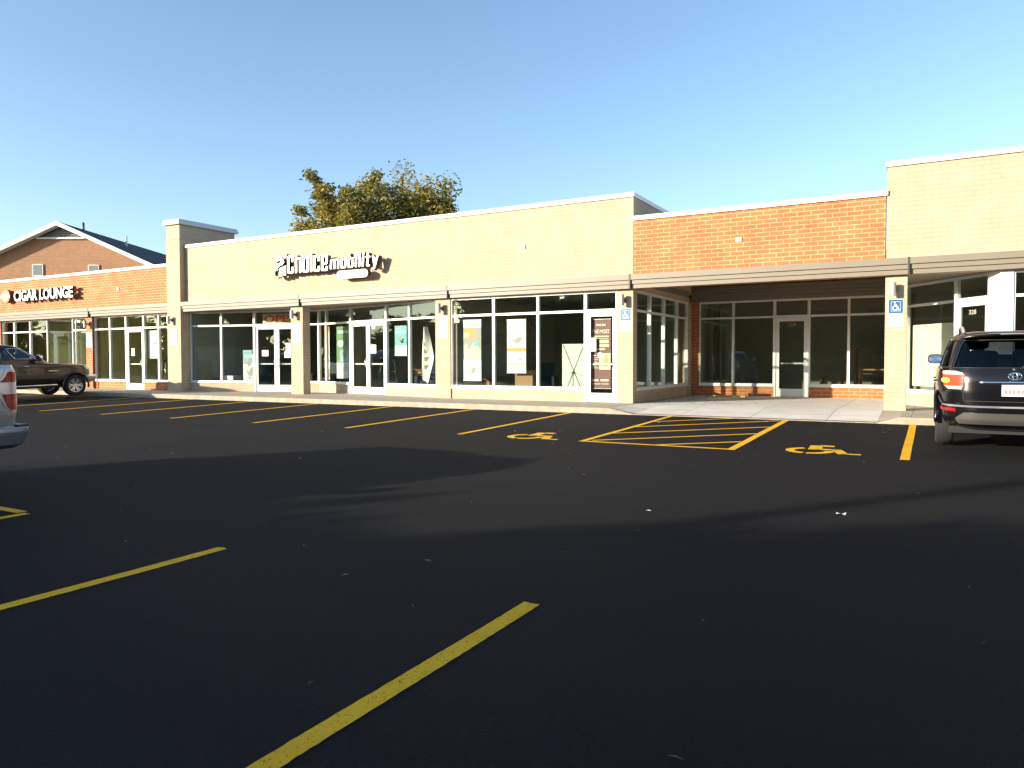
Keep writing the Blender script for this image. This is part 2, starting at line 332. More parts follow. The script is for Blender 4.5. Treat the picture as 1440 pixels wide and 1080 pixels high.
def jointed(m):   # control joints in the concrete
    n = m.node_tree.nodes; l = m.node_tree.links; b = n['Principled BSDF']; g = n.new('ShaderNodeNewGeometry'); t = n.new('ShaderNodeTexBrick')
    t.offset = 0; t.inputs['Scale'].default_value = 1; t.inputs['Brick Width'].default_value = 1.53; t.inputs['Row Height'].default_value = 2.2; t.inputs['Mortar Size'].default_value = .008
    t.inputs['Color1'].default_value = (1,1,1,1); t.inputs['Color2'].default_value = (.86,.87,.88,1); t.inputs['Mortar'].default_value = (.35,.33,.3,1)
    mp = n.new('ShaderNodeMapping'); mp.inputs['Location'].default_value = (.35,.3,0); l.new(g.outputs['Position'], mp.inputs[0]); l.new(mp.outputs[0], t.inputs['Vector'])
    src = b.inputs['Base Color'].links[0].from_socket; mx = n.new('ShaderNodeMix'); mx.data_type = 'RGBA'; mx.blend_type = 'MULTIPLY'; mx.inputs[0].default_value = 1
    l.new(src, mx.inputs[6]); l.new(t.outputs[0], mx.inputs[7]); l.new(mx.outputs[2], b.inputs['Base Color'])
jointed(CONC); jointed(NEWC)
kb = MB(); rows = []
for dy, top in ((16.345,0),(16.35,.9),(16.375,1),(16.5,1.0)):
    rows.append([(x, dy, (gz(17)-.05)*(1-top)+(walkz(x,16.35)-(0 if dy > 16.36 else .02))*top+(.001 if dy<16.49 else 0)) for x in xs])
kb.grid(rows); kb.build('kerb', KERB)['kind'] = 'structure'

# ------------------------------------------------------------------ building kit
YF = 18.5; HEAD = 3.36; RAIL = 2.83; SILL = .72
def window(F, a0, a1, parent, z0=SILL, z1=HEAD, rail=RAIL, name='window', w=.035, d=.1, nb=0):
    m = MB()
    m.fbox(F,a0,a0+w,nb-d,nb,z0,z1); m.fbox(F,a1-w,a1,nb-d,nb,z0,z1)
    m.fbox(F,a0+w,a1-w,nb-d,nb+.012,z0,z0+.06); m.fbox(F,a0+w,a1-w,nb-d,nb,z1-.06,z1)
    if rail: m.fbox(F,a0+w,a1-w,nb-d,nb-.003,rail-.03,rail+.03)
    o = m.build(name, FRAME, parent)
    g = MB()
    zz = [(z0+.06, rail-.03),(rail+.03, z1-.06)] if rail else [(z0+.06,z1-.06)]
    for za, zb in zz: g.fbox(F,a0+w,a1-w,nb-d*.62,nb-d*.5,za,zb)
    g.build('pane', GLASS, o); return o
def door(F, a0, a1, parent, leaves=1, hinge=1, z0=WZ, top=RAIL, handle=True):
    m = MB(); j = .045
    m.fbox(F,a0,a0+j,-.11,.0,z0+.004,HEAD); m.fbox(F,a1-j,a1,-.11,.0,z0+.004,HEAD); m.fbox(F,a0+j,a1-j,-.11,-.002,top-.04,top+.04); m.fbox(F,a0+j,a1-j,-.11,-.001,HEAD-.06,HEAD)
    fr = m.build('door_frame', FRAME, parent)
    g = MB(); g.fbox(F,a0+j,a1-j,-.062,-.05,top+.04,HEAD-.06); g.build('pane', GLASS, fr)
    W = (a1-a0-2*j)/leaves
    for k in range(leaves):
        b0 = a0+j+W*k+.004; b1 = b0+W-.008; m = MB(); s = .095
        m.fbox(F,b0,b0+s,-.075,-.028,z0+.012,top-.045); m.fbox(F,b1-s,b1,-.075,-.028,z0+.012,top-.045)
        m.fbox(F,b0+s,b1-s,-.074,-.029,z0+.012,z0+.25); m.fbox(F,b0+s,b1-s,-.074,-.029,top-.15,top-.045)
        d = m.build('door', FRAME, parent)
        p = MB(); p.fbox(F,b0+s,b1-s,-.056,-.046,z0+.25,top-.15); p.build('pane', GLASS, d)
        hb = MB(); hb.fbox(F,b0+s*.6,b1-s*.6,-.125,-.09,z0+1.0,z0+1.045); hb.build('push_bar', FRAME, d)
        side = hinge if leaves == 1 else (1 if k == 0 else -1)
        ah = b1-.05 if side > 0 else b0+.05
        h = MB(); h.tube([F.p(ah,-.03,z0+.92),F.p(ah,.03,z0+.93),F.p(ah,.055,z0+.96),F.p(ah,.055,z0+1.16),F.p(ah,.03,z0+1.19),F.p(ah,-.03,z0+1.2)],.014); h.build('handle', CHROME, d, smooth=True)
    return fr
def storefront(F, segs, parent, wall_mb, mi=0):
    """segs: (kind, a0, a1) ; knee walls go to wall_mb"""
    for kind, a0, a1 in segs:
        if kind == 'w':
            window(F, a0, a1, parent); wall_mb.fbox(F,a0,a1,-.16,-.012,WZ-.05,SILL-.03,mi); 
            s = MB(); s.fbox(F,a0,a1,-.13,.03,SILL-.03,SILL); s.build('sill', FRAME, parent)
        elif kind == 'd': door(F,a0,a1,parent)
        elif kind == 'l': door(F,a0,a1,parent,hinge=-1)
        elif kind == 'dd': door(F,a0,a1,parent,leaves=2)
def fascia(x0, x1, parent, joints=()):
    F = Frame((x0,YF),(x1,YF)); L = x1-x0; m = MB()
    pr = [(.0,3.36),(.15,3.36),(.15,3.455),(.12,3.455),(.12,3.468),(.18,3.468),(.18,3.562),(.15,3.562),(.15,3.575),(.22,3.575),(.22,3.715),(.0,3.715)]
    k = len(pr); V = [F.p(0,n,z) for n,z in pr]+[F.p(L,n,z) for n,z in pr]
    m.add(V, [tuple(range(k)), tuple(range(2*k-1,k-1,-1))]+[(i,(i+1)%k,(i+1)%k+k,i+k)[::-1] for i in range(k)])
    o = m.build('fascia', FASC, parent)
    for j in joints:
        q = MB(); q.box(j-.02,j+.02,YF-.228,YF-.1,3.35,3.722); q.build('joint_strip', DARK, o)
    return o
def shell(parent, x0, x1, top, mi, m, ytop=YF, back=27.5, skip_left=False, skip_right=False, zb=3.37):
    m.box(x0,x1,YF,YF+.28,zb,top,mi)                     # parapet band over the shopfront
    if skip_left and skip_right: r_ = MB(); r_.box(x0,x1,back,back+.28,.3,top); r_.build('rear_wall', RED, parent)
    else: m.box(x0,x1,back,back+.28,.3,top,mi)
    if not skip_left: m.box(x0,x0+.25,YF+.28,back,3.6,top,mi)
    if not skip_right: m.box(x1-.25,x1,YF+.28,back,3.6,top,mi)
    r = MB(); r.box(x0+.25,x1-.25,YF+.28,back,4.25,4.45); r.build('roof', mat('roof_membrane',(.4,.4,.4),.9), parent)
def coping(parent, x0, x1, top, back=27.5, left=True, right=True):
    m = MB(); m.box(x0-.03,x1+.03,YF-.05,YF+.33,top,top+.11)
    if right: m.box(x1-.3,x1+.03,YF+.33,back+.3,top,top+.11)
    if left: m.box(x0-.03,x0+.3,YF+.33,back+.3,top,top+.11)
    m.build('coping', TRIM, parent)
def interior(parent, poly, x0, x1, back, walls=True, wallmat=None, y0=YF+.3, ceil=3.5):
    m = MB(); m.prism(poly, WZ-.02, WZ+.006); m.build('interior_floor', INFLOOR, parent)
    m = MB(); m.box(x0,x1,y0,back,ceil,ceil+.06); m.build('ceiling', CEIL, parent)
    m = MB(); m.box(x0+.1,x1-.1,back-.12,back-.02,WZ,ceil); m.build('back_wall', wallmat or INWALL, parent)
def partition(parent, x, y0, y1, m=None):
    b = MB(); b.box(x-.08,x+.08,y0,y1,WZ-.05,3.5); b.build('partition', m or INWALL, parent)
def utility_plate(parent, x, z, y=YF):
    m = MB(); m.box(x-.07,x+.07,y-.03,y-.003,z-.05,z+.05); m.box(x-.05,x+.05,y-.045,y-.03,z-.035,z+.035); m.build('cover_plate', TRIM, parent)

# ---- shop 1: red brick cigar lounge
b1 = empty('shop_building', (-33,YF,WZ), 'red brick shop wing with a white coping, left of the tall tan pier', 'shop building')
w = MB(); shell(b1, -46, -25.27, 5.12, 0, w)
for a, b in ((-30.85,-30.36),(-37.9,-37.5)): w.box(a,b,YF-.004,YF+.3,WZ-.05,3.37)
F1 = Frame((-46,YF+.06),(-25.27,YF+.06)); X1 = lambda x: x+46
storefront(F1, [('w',X1(-30.36),X1(-29.33)),('w',X1(-29.33),X1(-28.27)),('d',X1(-28.27),X1(-27.14)),('w',X1(-27.14),X1(-26.22)),('w',X1(-26.22),X1(-25.27)),
    ('w',X1(-31.95),X1(-30.85)),('w',X1(-35.2),X1(-33.83)),('w',X1(-36.5),X1(-35.2)),('w',X1(-37.5),X1(-36.5)),('w',X1(-39.2),X1(-37.9)),('w',X1(-40.5),X1(-39.2))], b1, w)
w.box(-46,-40.5,YF,YF+.2,WZ-.05,3.37)
# open entry recess of the lounge
Fr = Frame((-33.83,YF+1.5),(-31.95,YF+1.5)); storefront(Fr, [('w',0,.75),('l',.75,1.88)], b1, w)
for x in (-33.83,-31.95):
    Fs = Frame((x,YF+.12),(x,YF+1.5)) if x < -33 else Frame((x,YF+1.5),(x,YF+.12)); storefront(Fs, [('w',.0,1.3)], b1, w)
w.build('wall', RED, b1); coping(b1, -46, -25.27, 5.12); fascia(-46,-25.26,b1,(-30.33,))
LOUNGE = mat('lounge_wall', (.62,.55,.26), .8)
interior(b1, [(-46,YF+.2),(-33.83,YF+.2),(-33.83,YF+1.5),(-31.95,YF+1.5),(-31.95,YF+.2),(-25.3,YF+.2),(-25.3,24),(-46,24)], -46,-25.3,23, wallmat=LOUNGE)
partition(b1,-30.6,YF+.3,23,LOUNGE); partition(b1,-25.4,YF+.3,23); partition(b1,-45.9,YF+.3,23,LOUNGE)
so1 = MB(); so1.box(-33.9,-31.9,YF+.28,YF+1.6,3.37,3.42); so1.build('soffit', FASC, b1)
for i,(x,y) in enumerate(((-36.2,19.6),(-38.6,19.6),(-36.2,21.5),(-33.8,21.5))):
    m = MB(); m.box(x-.6,x+.6,y-.07,y+.07,3.42,3.49); m.build('ceiling_light', mat('lamp_glow',(.9,.9,.9),.5,emit=(1,.95,.85),es=5), b1)
utility_plate(b1,-28.6,4.42)
m = MB(); m.tube([(-30.27,YF-.06,3.36),(-30.27,YF-.06,.42)],.03,8); m.build('downpipe', DARK, b1, smooth=True)
# ---- tall pier
pier = empty('masonry_pier', (-24.9,YF,WZ), 'tall tan brick pier with a grey cap dividing the two shopfronts', 'pier')
m = MB(); m.box(-25.27,-24.5,YF-.22,20.85,WZ-.05,6.06); m.box(-25.25,-24.52,YF-.2,20.83,6.06,6.62); m.build('shaft', TAN, pier)
m = MB(); m.box(-25.285,-24.485,YF-.235,20.865,6.06,6.09); m.build('ledge', TAN, pier)
m = MB(); m.box(-25.36,-24.42,YF-.3,20.95,6.62,6.72); m.box(-25.33,-24.45,YF-.28,20.92,6.72,6.80); m.build('cap', mat('cap_metal',(.55,.56,.58),.45), pier)
# ---- shop 2: tan brick, V-shaped entrance recess
b2 = empty('shop_building', (-15,YF,WZ), 'tan brick shop with white lettering and splayed double-door entrances', 'shop building')
w = MB(); shell(b2, -24.5, -6.8, 5.74, 0, w)
VX, VY = -19.3, 20.05
FA = Frame((-24.5,18.66),(VX,VY)); FB = Frame((VX,VY),(-13.06,18.62))
def onA(x): return (x+24.5)/(VX+24.5)*FA.L
def onB(x): return (x-VX)/(-13.06-VX)*FB.L
storefront(FA, [('w',.02,onA(-23.19)),('w',onA(-23.19),onA(-21.84)),('dd',onA(-21.84),onA(-20.05)),('w',onA(-20.05),FA.L)], b2, w)
storefront(FB, [('w',0,onB(-18.85)),('w',onB(-18.85),onB(-17.43)),('dd',onB(-17.43),onB(-15.52)),('w',onB(-15.52),onB(-14.38)),('w',onB(-14.38),FB.L)], b2, w)
w.box(-13.06,-12.52,YF-.003,YF+.3,WZ-.05,3.37)      # pier
w.box(-7.25,-6.8,YF-.003,YF+.3,WZ-.05,3.37)
w.box(-7.0,-6.8,23.62,23.95,WZ-.05,3.37)
FC = Frame((-12.52,YF+.03),(-7.25,YF+.03)); C = lambda x: x+12.52
storefront(FC, [('w',0,C(-11.05)),('w',C(-11.05),C(-9.61)),('w',C(-9.61),C(-8.17)),('d',C(-8.17),C(-7.25))], b2, w)
FS = Frame((-6.83,YF+.3),(-6.83,23.62)); storefront(FS, [('w',0,1.22),('w',1.22,2.46),('w',2.46,3.72),('w',3.72,FS.L)], b2, w)
w.box(-7.0,-6.803,YF+.3,23.62,3.37,3.7)
w.build('wall', TAN, b2); coping(b2,-24.45,-6.8,5.74,left=False); fascia(-24.5,-6.8,b2,(-18.47,-12.5,-6.82))
m = MB(); m.box(-19.05,-18.5,YF-.003,YF+.33,WZ-.05,3.37); m.build('column', TAN, b2)
m = MB(); m.box(-24.5,-13.06,YF+.28,20.2,3.372,3.41); m.build('soffit', FASC, b2)
interior(b2, [(-24.45,18.8),(VX,VY+.08),(-13.06,18.7),(-7.0,18.7),(-7.0,26),(-24.45,26)], -24.45,-7.0,26)
partition(b2,-24.4,18.8,26); partition(b2,-12.8,19.2,26); partition(b2,-6.92,23.95,26)
utility_plate(b2,-10.05,4.68)
for i in range(3):
    m = MB(); m.fbox(FS,0,FS.L,.0,.02+.012*i,3.39+.1*i,3.48+.1*i); m.build('siding_board', FASC, b2)
# ---- shop 3: recessed red brick unit
b3 = empty('shop_building', (-3.9,YF,WZ), 'red brick shop with a deep shaded entrance recess and one single door', 'shop building')
w = MB(); shell(b3,-6.79,-.94,5.12,0,w,skip_left=True,skip_right=True)
YB = 23.92; F3 = Frame((-6.55,YB),(-.95,YB)); T = lambda x: x+6.55
w.build('wall', RED, b3); w = MB(); w.box(-6.8,-6.55,YB-.02,YB+.3,WZ-.05,3.37)
storefront(F3,[('w',0,T(-5.48)),('w',T(-5.48),T(-4.24)),('d',T(-4.24),T(-3.24)),('w',T(-3.24),T(-2.15)),('w',T(-2.15),T(-.95))],b3,w)
w.box(-6.8,-.6,YB+.0,YB+.25,3.362,4.2)
w.build('entrance_wall', RED, b3); coping(b3,-6.77,-.93,5.12,left=False,right=False); fascia(-6.79,-.5,b3,(-.47,))
for i in range(4):
    m = MB(); m.box(-6.8,-.6,YB-.05-.012*i,YB,3.372+.115*i,3.48+.115*i); m.build('siding_board', FASC, b3)
m = MB(); m.box(-6.8,-.6,YF+.28,YB+.3,3.9,3.98); m.build('soffit', FASC, b3)
interior(b3,[(-6.9,YB+.1),(-.6,YB+.1),(-.6,27.4),(-6.9,27.4)],-6.8,-.6,27.4,y0=YB+.1)
utility_plate(b3,-4.12,4.42)
# ---- shop 4: tan brick corner with a splayed entrance
b4 = empty('shop_building', (5,YF,WZ), 'tan brick shop on the right with a splayed white entrance behind the black car', 'shop building')
w = MB(); shell(b4,-.92,15,5.74,0,w)
FD = Frame((-.6,21.1),(1.2,18.56)); dl = FD.L; q = lambda x: (x+.6)/1.8*dl
w.box(-.68,-.52,21.15,YB,WZ-.05,3.8)
storefront(FD,[('w',.0,q(.42)),('d',q(.42),q(1.03)),],b4,w)
m = MB(); m.fbox(FD,q(1.03),dl+.03,-.12,.0,WZ,HEAD); m.build('corner_post', FRAME, b4)
m = MB(); m.box(1.2,1.44,YF+.02,YF+.14,WZ,HEAD); m.build('corner_post', FRAME, b4)
FE = Frame((1.44,YF+.05),(15,YF+.05)); storefront(FE,[('w',0,1.4),('w',1.4,2.8),('w',2.8,4.2),('w',4.2,5.6)],b4,w)
w.box(7.1,15,YF-.003,YF+.25,WZ-.05,3.37)
w.build('wall', TAN, b4); coping(b4,-.92,15,5.74); fascia(-.5,15,b4,())
m = MB(); m.box(-.93,-.5,YF-.003,YF+.35,WZ-.05,3.37); m.build('column', TAN, b4)
m = MB(); m.box(-.6,1.4,YF+.28,21.3,3.372,3.41); m.build('soffit', FASC, b4)
interior(b4,[(-.6,21.2),(1.3,18.7),(15,18.7),(15,26),(-.6,26)],-.6,15,26)
partition(b4,8,18.8,26)
m = MB(); m.fbox(FD,q(-.55),q(.38),-.16,-.145,.86,2.36); m.build('blind', mat('blind_white',(.80,.74,.58),.7), b4)

# ------------------------------------------------------------------ wall lamps, plates, signs on the front
def wall_lamp(x, z, y, label):
    e = empty('wall_lamp', (x,y,z), label, 'wall lamp', 'cylinder lamps on the shop piers')
    m = MB(); m.lathe([(.0,-.15),(.05,-.15),(.062,-.145),(.062,.135),(.05,.14),(0,.14)],(x,y-.17,z),(0,0,1),20); m.build('lamp_cylinder', STEEL, e, smooth=True, angle=35)
    m = MB(); m.box(x-.025,x+.025,y-.12,y-.02,z-.03,z+.03); m.box(x-.06,x+.06,y-.022,y-.002,z-.075,z+.075); m.build('bracket', DARK, e)
    return e
wall_lamp(-30.62, 3.06, YF-.004, 'wall lamp on the red brick pier of the lounge, above a white plate')
wall_lamp(-24.98, 3.06, YF-.22, 'wall lamp on the tall tan brick pier with the grey cap')
wall_lamp(-18.83, 3.08, YF-.003, 'wall lamp on the free-standing tan column beside the red lettered open sign')
wall_lamp(-12.82, 3.07, YF-.003, 'wall lamp on the tan pier between the white banner window and the door pair')
wall_lamp(-7.05, 3.08, YF-.003, 'wall lamp on the corner pier beside the door with a maroon banner')
wall_lamp(-.77, 3.05, YF-.003, 'wall lamp on the rightmost column above a blue parking sign')
def white_plate(x, y, z0, z1, label, w=.36):
    m = MB(); m.box(x-w/2,x+w/2,y-.016,y-.004,z0,z1)
    for k in (0,1): m.lathe([(0,.02),(.012,.02),(.012,.0)],(x,y,(z0+.04) if k else (z1-.04)),(0,-1,0),8,1)
    tag(m.build('sign_plate', [WHITE, STEEL]), label, 'sign', 'plain white plates on the piers')
white_plate(-30.6, YF-.004, 2.1, 2.72, 'plain white sign plate on the red brick pier of the lounge')
white_plate(-24.88, YF-.22, 2.12, 2.74, 'plain white sign plate on the tall tan pier')
white_plate(-18.76, YF-.003, 2.14, 2.76, 'plain white sign plate on the free-standing tan column', .44)
white_plate(-12.79, YF-.003, 2.2, 2.82, 'plain white sign plate on the tan pier left of the banner windows')
def wc_symbol(m, F, a, z, k, n0, n1, mi):
    """upright wheelchair pictogram, k = height"""
    pts = lambda cx,cy,r,a0,a1,n: [(cx+r*math.cos(R(a0+(a1-a0)*i/n)), cy+r*math.sin(R(a0+(a1-a0)*i/n))) for i in range(n+1)]
    def poly(P): m.fpoly(F, [(a+x*k, z+y*k) for x,y in P], n0, n1, mi)
    o = pts(-.05,-.2,.28,110,380,14); i = pts(-.05,-.2,.19,110,380,14)
    for j in range(14): poly([o[j],o[j+1],i[j+1],i[j]])
    poly(pts(-.08,.42,.08,0,342,12)); poly([(-.13,.3),(-.03,.3),(.02,-.08),(-.09,-.08)]); poly([(-.05,.02),(.24,.02),(.24,-.08),(-.05,-.08)])
    poly([(.15,-.03),(.25,-.0),(.36,-.34),(.27,-.38)]); poly([(.28,-.38),(.44,-.33),(.44,-.42),(.28,-.46)]); poly([(-.05,.18),(.16,.18),(.16,.1),(-.05,.1)])
def parking_sign(x, z, label):
    e = empty('parking_sign', (x,YF,z), label, 'sign'); F = Frame((x-.155,YF-.003),(x+.155,YF-.003)); W = .31
    m = MB(); m.fbox(F,0,W,.003,.009,z+.16,z+.58); m.fbox(F,.012,W-.012,.009,.0105,z+.265,z+.568,1); m.fbox(F,.06,W-.06,.0105,.0112,z+.31,z+.525,2); m.fbox(F,.068,W-.068,.0112,.0119,z+.318,z+.517,1)
    wc_symbol(m,F,W/2-.005,z+.42,.19,.0119,.0131,0); m.text(F,'PARKING',.03,z+.19,.055,.009,.0105,1,width=W-.06)
    m.build('panel',[WHITE,BLUE,PBLUE],e)
    m = MB(); m.fbox(F,.0,W,.003,.009,z-.02,z+.14); m.build('lower_plate',WHITE,e)
parking_sign(-7.0, 2.28, 'blue and white accessible parking sign on the corner pier by the maroon banner')
parking_sign(-.72, 2.26, 'blue and white accessible parking sign on the rightmost tan column')
# lettering
def letter_sign(F, parent, txt, a, z, size, width, n0=.10, n1=.19, bold=.03, tall=1):
    """every letter its own part; laid out with the font's own advance widths"""
    total = max(v[0] for v in text_mesh(txt, bold)[0])-min(v[0] for v in text_mesh(txt, bold)[0]); k = width/total; x0 = min(v[0] for v in text_mesh(txt, bold)[0])
    for i, ch in enumerate(txt):
        if ch == ' ': continue
        V, Fs = text_mesh(ch, bold); hi = max(v[0] for v in text_mesh(txt[:i+1], bold)[0]); own = max(v[0] for v in V)
        m = MB(); base = 0; P = [F.p(a+(v[0]-own+hi-x0)*k, n0+(n1-n0)*v[2], z+v[1]*size) for v in V]; m.v = P
        for f in Fs: m.f.append(f); m.m.append(0 if all(V[j][2] > .5 for j in f) else 1)
        m.build('letter', [LETTER, LEDGE], parent)
FW = Frame((0,YF),(1,YF))
def ring(m, F, cx, cz, ro, ri, n0, n1, a0=0, a1=360, n=28, mi=0):
    P = [(R(a0+(a1-a0)*i/n)) for i in range(n+1)]
    for j in range(n): m.fpoly(F, [(cx+ro*math.cos(P[j]),cz+ro*math.sin(P[j])),(cx+ro*math.cos(P[j+1]),cz+ro*math.sin(P[j+1])),(cx+ri*math.cos(P[j+1]),cz+ri*math.sin(P[j+1])),(cx+ri*math.cos(P[j]),cz+ri*math.sin(P[j]))], n0, n1, mi)
def fillet(P, r, n=4):
    out = []; k = len(P)
    for i in range(k):
        a, b, c = Vector(P[i-1]), Vector(P[i]), Vector(P[(i+1) % k]); u, v = (a-b), (c-b); q_ = min(r, u.length*.45, v.length*.45); p0 = b+u.normalized()*q_; p1 = b+v.normalized()*q_
        for j in range(n+1): t = j/n; out.append(p0*(1-t)**2+b*2*t*(1-t)+p1*t*t)
    return out
def loops_mesh(loops):
    c = bpy.data.curves.new('t','CURVE'); c.dimensions = '2D'; c.fill_mode = 'BOTH'; c.extrude = .5
    for L in loops:
        sp = c.splines.new('POLY'); sp.points.add(len(L)-1); sp.use_cyclic_u = True
        for p, q_ in zip(sp.points, L): p.co = (q_[0],q_[1],0,1)
    o = bpy.data.objects.new('t',c); COL.objects.link(o); dg = bpy.context.evaluated_depsgraph_get(); dg.update(); me = bpy.data.meshes.new_from_object(o.evaluated_get(dg))
    V = [(v.co.x,v.co.y,v.co.z+.5) for v in me.vertices]; Fs = [tuple(p.vertices) for p in me.polygons]; bpy.data.objects.remove(o); bpy.data.curves.remove(c); bpy.data.meshes.remove(me); return V, Fs
def glyph(ch, x, t):
    B_ = lambda x0,z0,x1,z1: [(x0,z0),(x1,z0),(x1,z1),(x0,z1)]; w = .40; h = t*.8
    if ch == 'C': return w+.02, [[(0,0),(w,0),(w,.37),(w-t,.37),(w-t,h),(t,h),(t,1-h),(w-t,1-h),(w-t,.63),(w,.63),(w,1),(0,1)]]
    if ch == 'c': return w, [[(0,0),(w,0),(w,.34*x),(w-t,.34*x),(w-t,h),(t,h),(t,x-h),(w-t,x-h),(w-t,.64*x),(w,.64*x),(w,x),(0,x)]]
    if ch == 'o': return w, [B_(0,0,w,x), B_(t,h,w-t,x-h)]
    if ch == 'e': return w, [[(0,0),(w,0),(w,.29*x),(w-t,.29*x),(w-t,h),(t,h),(t,.40*x),(w,.40*x),(w,x),(0,x)], B_(t,.40*x+h*.8,w-t,x-h)]
    if ch == 'h': return w, [[(0,0),(t,0),(t,x-h),(w-t,x-h),(w-t,0),(w,0),(w,x),(t,x),(t,1),(0,1)]]
    if ch == 'i': return t, [B_(0,0,t,x), B_(0,x+.07,t,1.02)]
    if ch == 'l': return t, [B_(0,0,t,1.02)]
    if ch == 'm': W = w*1.62; a = (W-t)/2; return W, [[(0,0),(t,0),(t,x-h),(a,x-h),(a,0),(a+t,0),(a+t,x-h),(W-t,x-h),(W-t,0),(W,0),(W,x),(0,x)]]
    if ch == 'b': return w, [[(0,0),(w,0),(w,x),(t,x),(t,1.02),(0,1.02)], B_(t,h,w-t,x-h)]
    if ch == 't': W = .32; q_ = .07; return W, [[(q_,0),(W,0),(W,h),(q_+t,h),(q_+t,x-h),(W,x-h),(W,x),(q_+t,x),(q_+t,.95),(q_,.95),(q_,x),(0,x),(0,x-h),(q_,x-h)]]
    if ch == 'y': return w+.04, [[(0,x),(t*1.05,x),(.23,.24),(w+.04-t*1.05,x),(w+.04,x),(.27,-.12),(.17,-.27),(.0,-.28),(.0,-.15),(.1,-.13),(.155,0)]]
def glyph_sign(F, parent, txt, a, z, size, width, x, t, gap, n0, n1, shear=0):
    adv = [glyph(c, x, t)[0] for c in txt]; tot = sum(adv)+gap*(len(txt)-1); k = width/tot; cur = 0
    for ch, w_ in zip(txt, adv):
        V, Fs = loops_mesh([fillet(L,.11) for L in glyph(ch, x, t)[1]]); m = MB()
        m.v = [F.p(a+(cur+v[0]+shear*v[1])*k, n0+(n1-n0)*v[2], z+v[1]*size) for v in V]
        for f in Fs: m.f.append(f); m.m.append(0 if all(V[j][2] > .5 for j in f) else 1)
        m.build('letter',[LETTER,LEDGE],parent); cur += w_+gap
NS0, NS1 = .17, .34; KS = .989
s1 = empty('shop_sign', (-17.4,YF-.2,4.2), 'white raised lettering with a wheelchair rider emblem on the tan shop front', 'shop sign')
glyph_sign(FW, s1, 'Choice', -19.05*KS, 4.42, .60, 1.80, .86, .135, .075, NS0, NS1)
glyph_sign(FW, s1, 'mobility', -17.14*KS, 4.455, .45, 1.98, .70, .135, .10, NS0, NS1, .06)
m = MB(); pl = [(-16.55+.125*math.cos(R(t)), 4.255+.125*math.sin(R(t))) for t in range(90,271,15)]+[(-15.52+.125*math.cos(R(t)), 4.255+.125*math.sin(R(t))) for t in range(-90,91,15)]
m.fpoly(FW, pl, NS0, NS1-.02, 0, 1); m.build('pill_panel', [LETTER,LEDGE], s1)
def EM(P): return [(-19.50+.60*u, 4.34+.76*v) for u,v in P]
for nm, P in (('emblem_body',[(.02,.68),(.2,.83),(.5,.89),(.78,.79),(.87,.64),(.72,.52),(.46,.46),(.34,.38),(.13,.38),(.2,.51),(.5,.6),(.6,.67),(.48,.74),(.2,.64)]),
              ('emblem_legs',[(.5,.38),(.99,.475),(.99,.04),(.80,.04),(.80,.28),(.70,.27),(.70,.0),(.52,.0)]),
              ('emblem_head',[(.92+.13*math.cos(R(t)),.90+.105*math.sin(R(t))) for t in range(0,360,24)])):
    m = MB(); m.fpoly(FW, EM(P), NS0, NS1, 0, 1); m.build(nm, [LETTER,LEDGE], s1)
m = MB(); ring(m, FW, -19.35, 4.47, .165,.095,NS0,NS1-.03,60,400,26); m.build('wheel_ring', mat('sign_green',(.03,.12,.05),.5), s1)
s2 = empty('shop_sign', (-33.7,YF-.2,4.2), 'white CIGAR LOUNGE lettering with a round orange emblem on the red brick', 'shop sign')
letter_sign(FW, s2, 'CIGAR LOUNGE', -35.7, 4.2, .45, 4.5, .15, .32, bold=.04)
m = MB(); disc = [(-36.55+.36*math.cos(R(t)),4.46+.3*math.sin(R(t))) for t in range(0,360,12)]
m.fpoly(FW, disc, .1,.24,0,3); m.fbox(FW,-36.93,-36.15,.24,.26,4.38,4.50,1); m.fbox(FW,-36.8,-36.28,.24,.255,4.53,4.565,2); m.fbox(FW,-36.93,-36.15,.26,.264,4.425,4.455,2); m.fbox(FW,-36.7,-36.35,.24,.25,4.3,4.33,2)
m.build('round_emblem',[mat('emblem_orange',(.60,.12,.03),.5),mat('emblem_green',(.25,.5,.28),.5),WHITE,LEDGE],s2)

# ------------------------------------------------------------------ posters and shop contents
def poster(F, a0, a1, z0, z1, n, label, base, shapes, cat='poster', name='poster', tilt=0, bar=True):
    mats = [base]; m = MB(); m.fbox(F,a0,a1,n-.004,n,z0,z1); k = 0; W = a1-a0; H = z1-z0
    for sh in shapes:
        k += 1; e = n+.0006*k
        if sh[0] == 'T':
            _, mt, txt, x, z, h, wd = sh
            if mt not in mats: mats.append(mt)
            m.text(F, txt, a0+x*W, z0+z*H, h*H, n, e+.0006, mats.index(mt), width=wd*W, bold=.05)
        else:
            mt, P = sh
            if mt not in mats: mats.append(mt)
            m.fpoly(F, [(a0+x*W, z0+z*H) for x,z in P], n, e, mats.index(mt))
    if bar:
        if STEEL not in mats: mats.append(STEEL)
        m.fbox(F,a0-.01,a1+.01,n-.012,n+.012,z1,z1+.018,mats.index(STEEL)); m.fbox(F,a0-.01,a1+.01,n-.012,n+.012,z0-.018,z0,mats.index(STEEL))
    return tag(m.build(name, mats), label, cat)
B = lambda x0,z0,x1,z1: [(x0,z0),(x1,z0),(x1,z1),(x0,z1)]
chair_sil = lambda cx,cz,k: [(cx-.4*k,cz+.12*k),(cx-.32*k,cz+.1*k),(cx-.12*k,cz-.02*k),(cx+.1*k,cz+.16*k),(cx+.42*k,cz+.14*k),(cx+.3*k,cz+.04*k),(cx+.26*k,cz-.14*k),(cx-.02*k,cz-.18*k),(cx-.2*k,cz-.08*k)]
lines = lambda mt,x0,x1,zs,h=.008: [(mt,B(x0,z,x1-(i%3)*.05,z+h)) for i,z in enumerate(zs)]
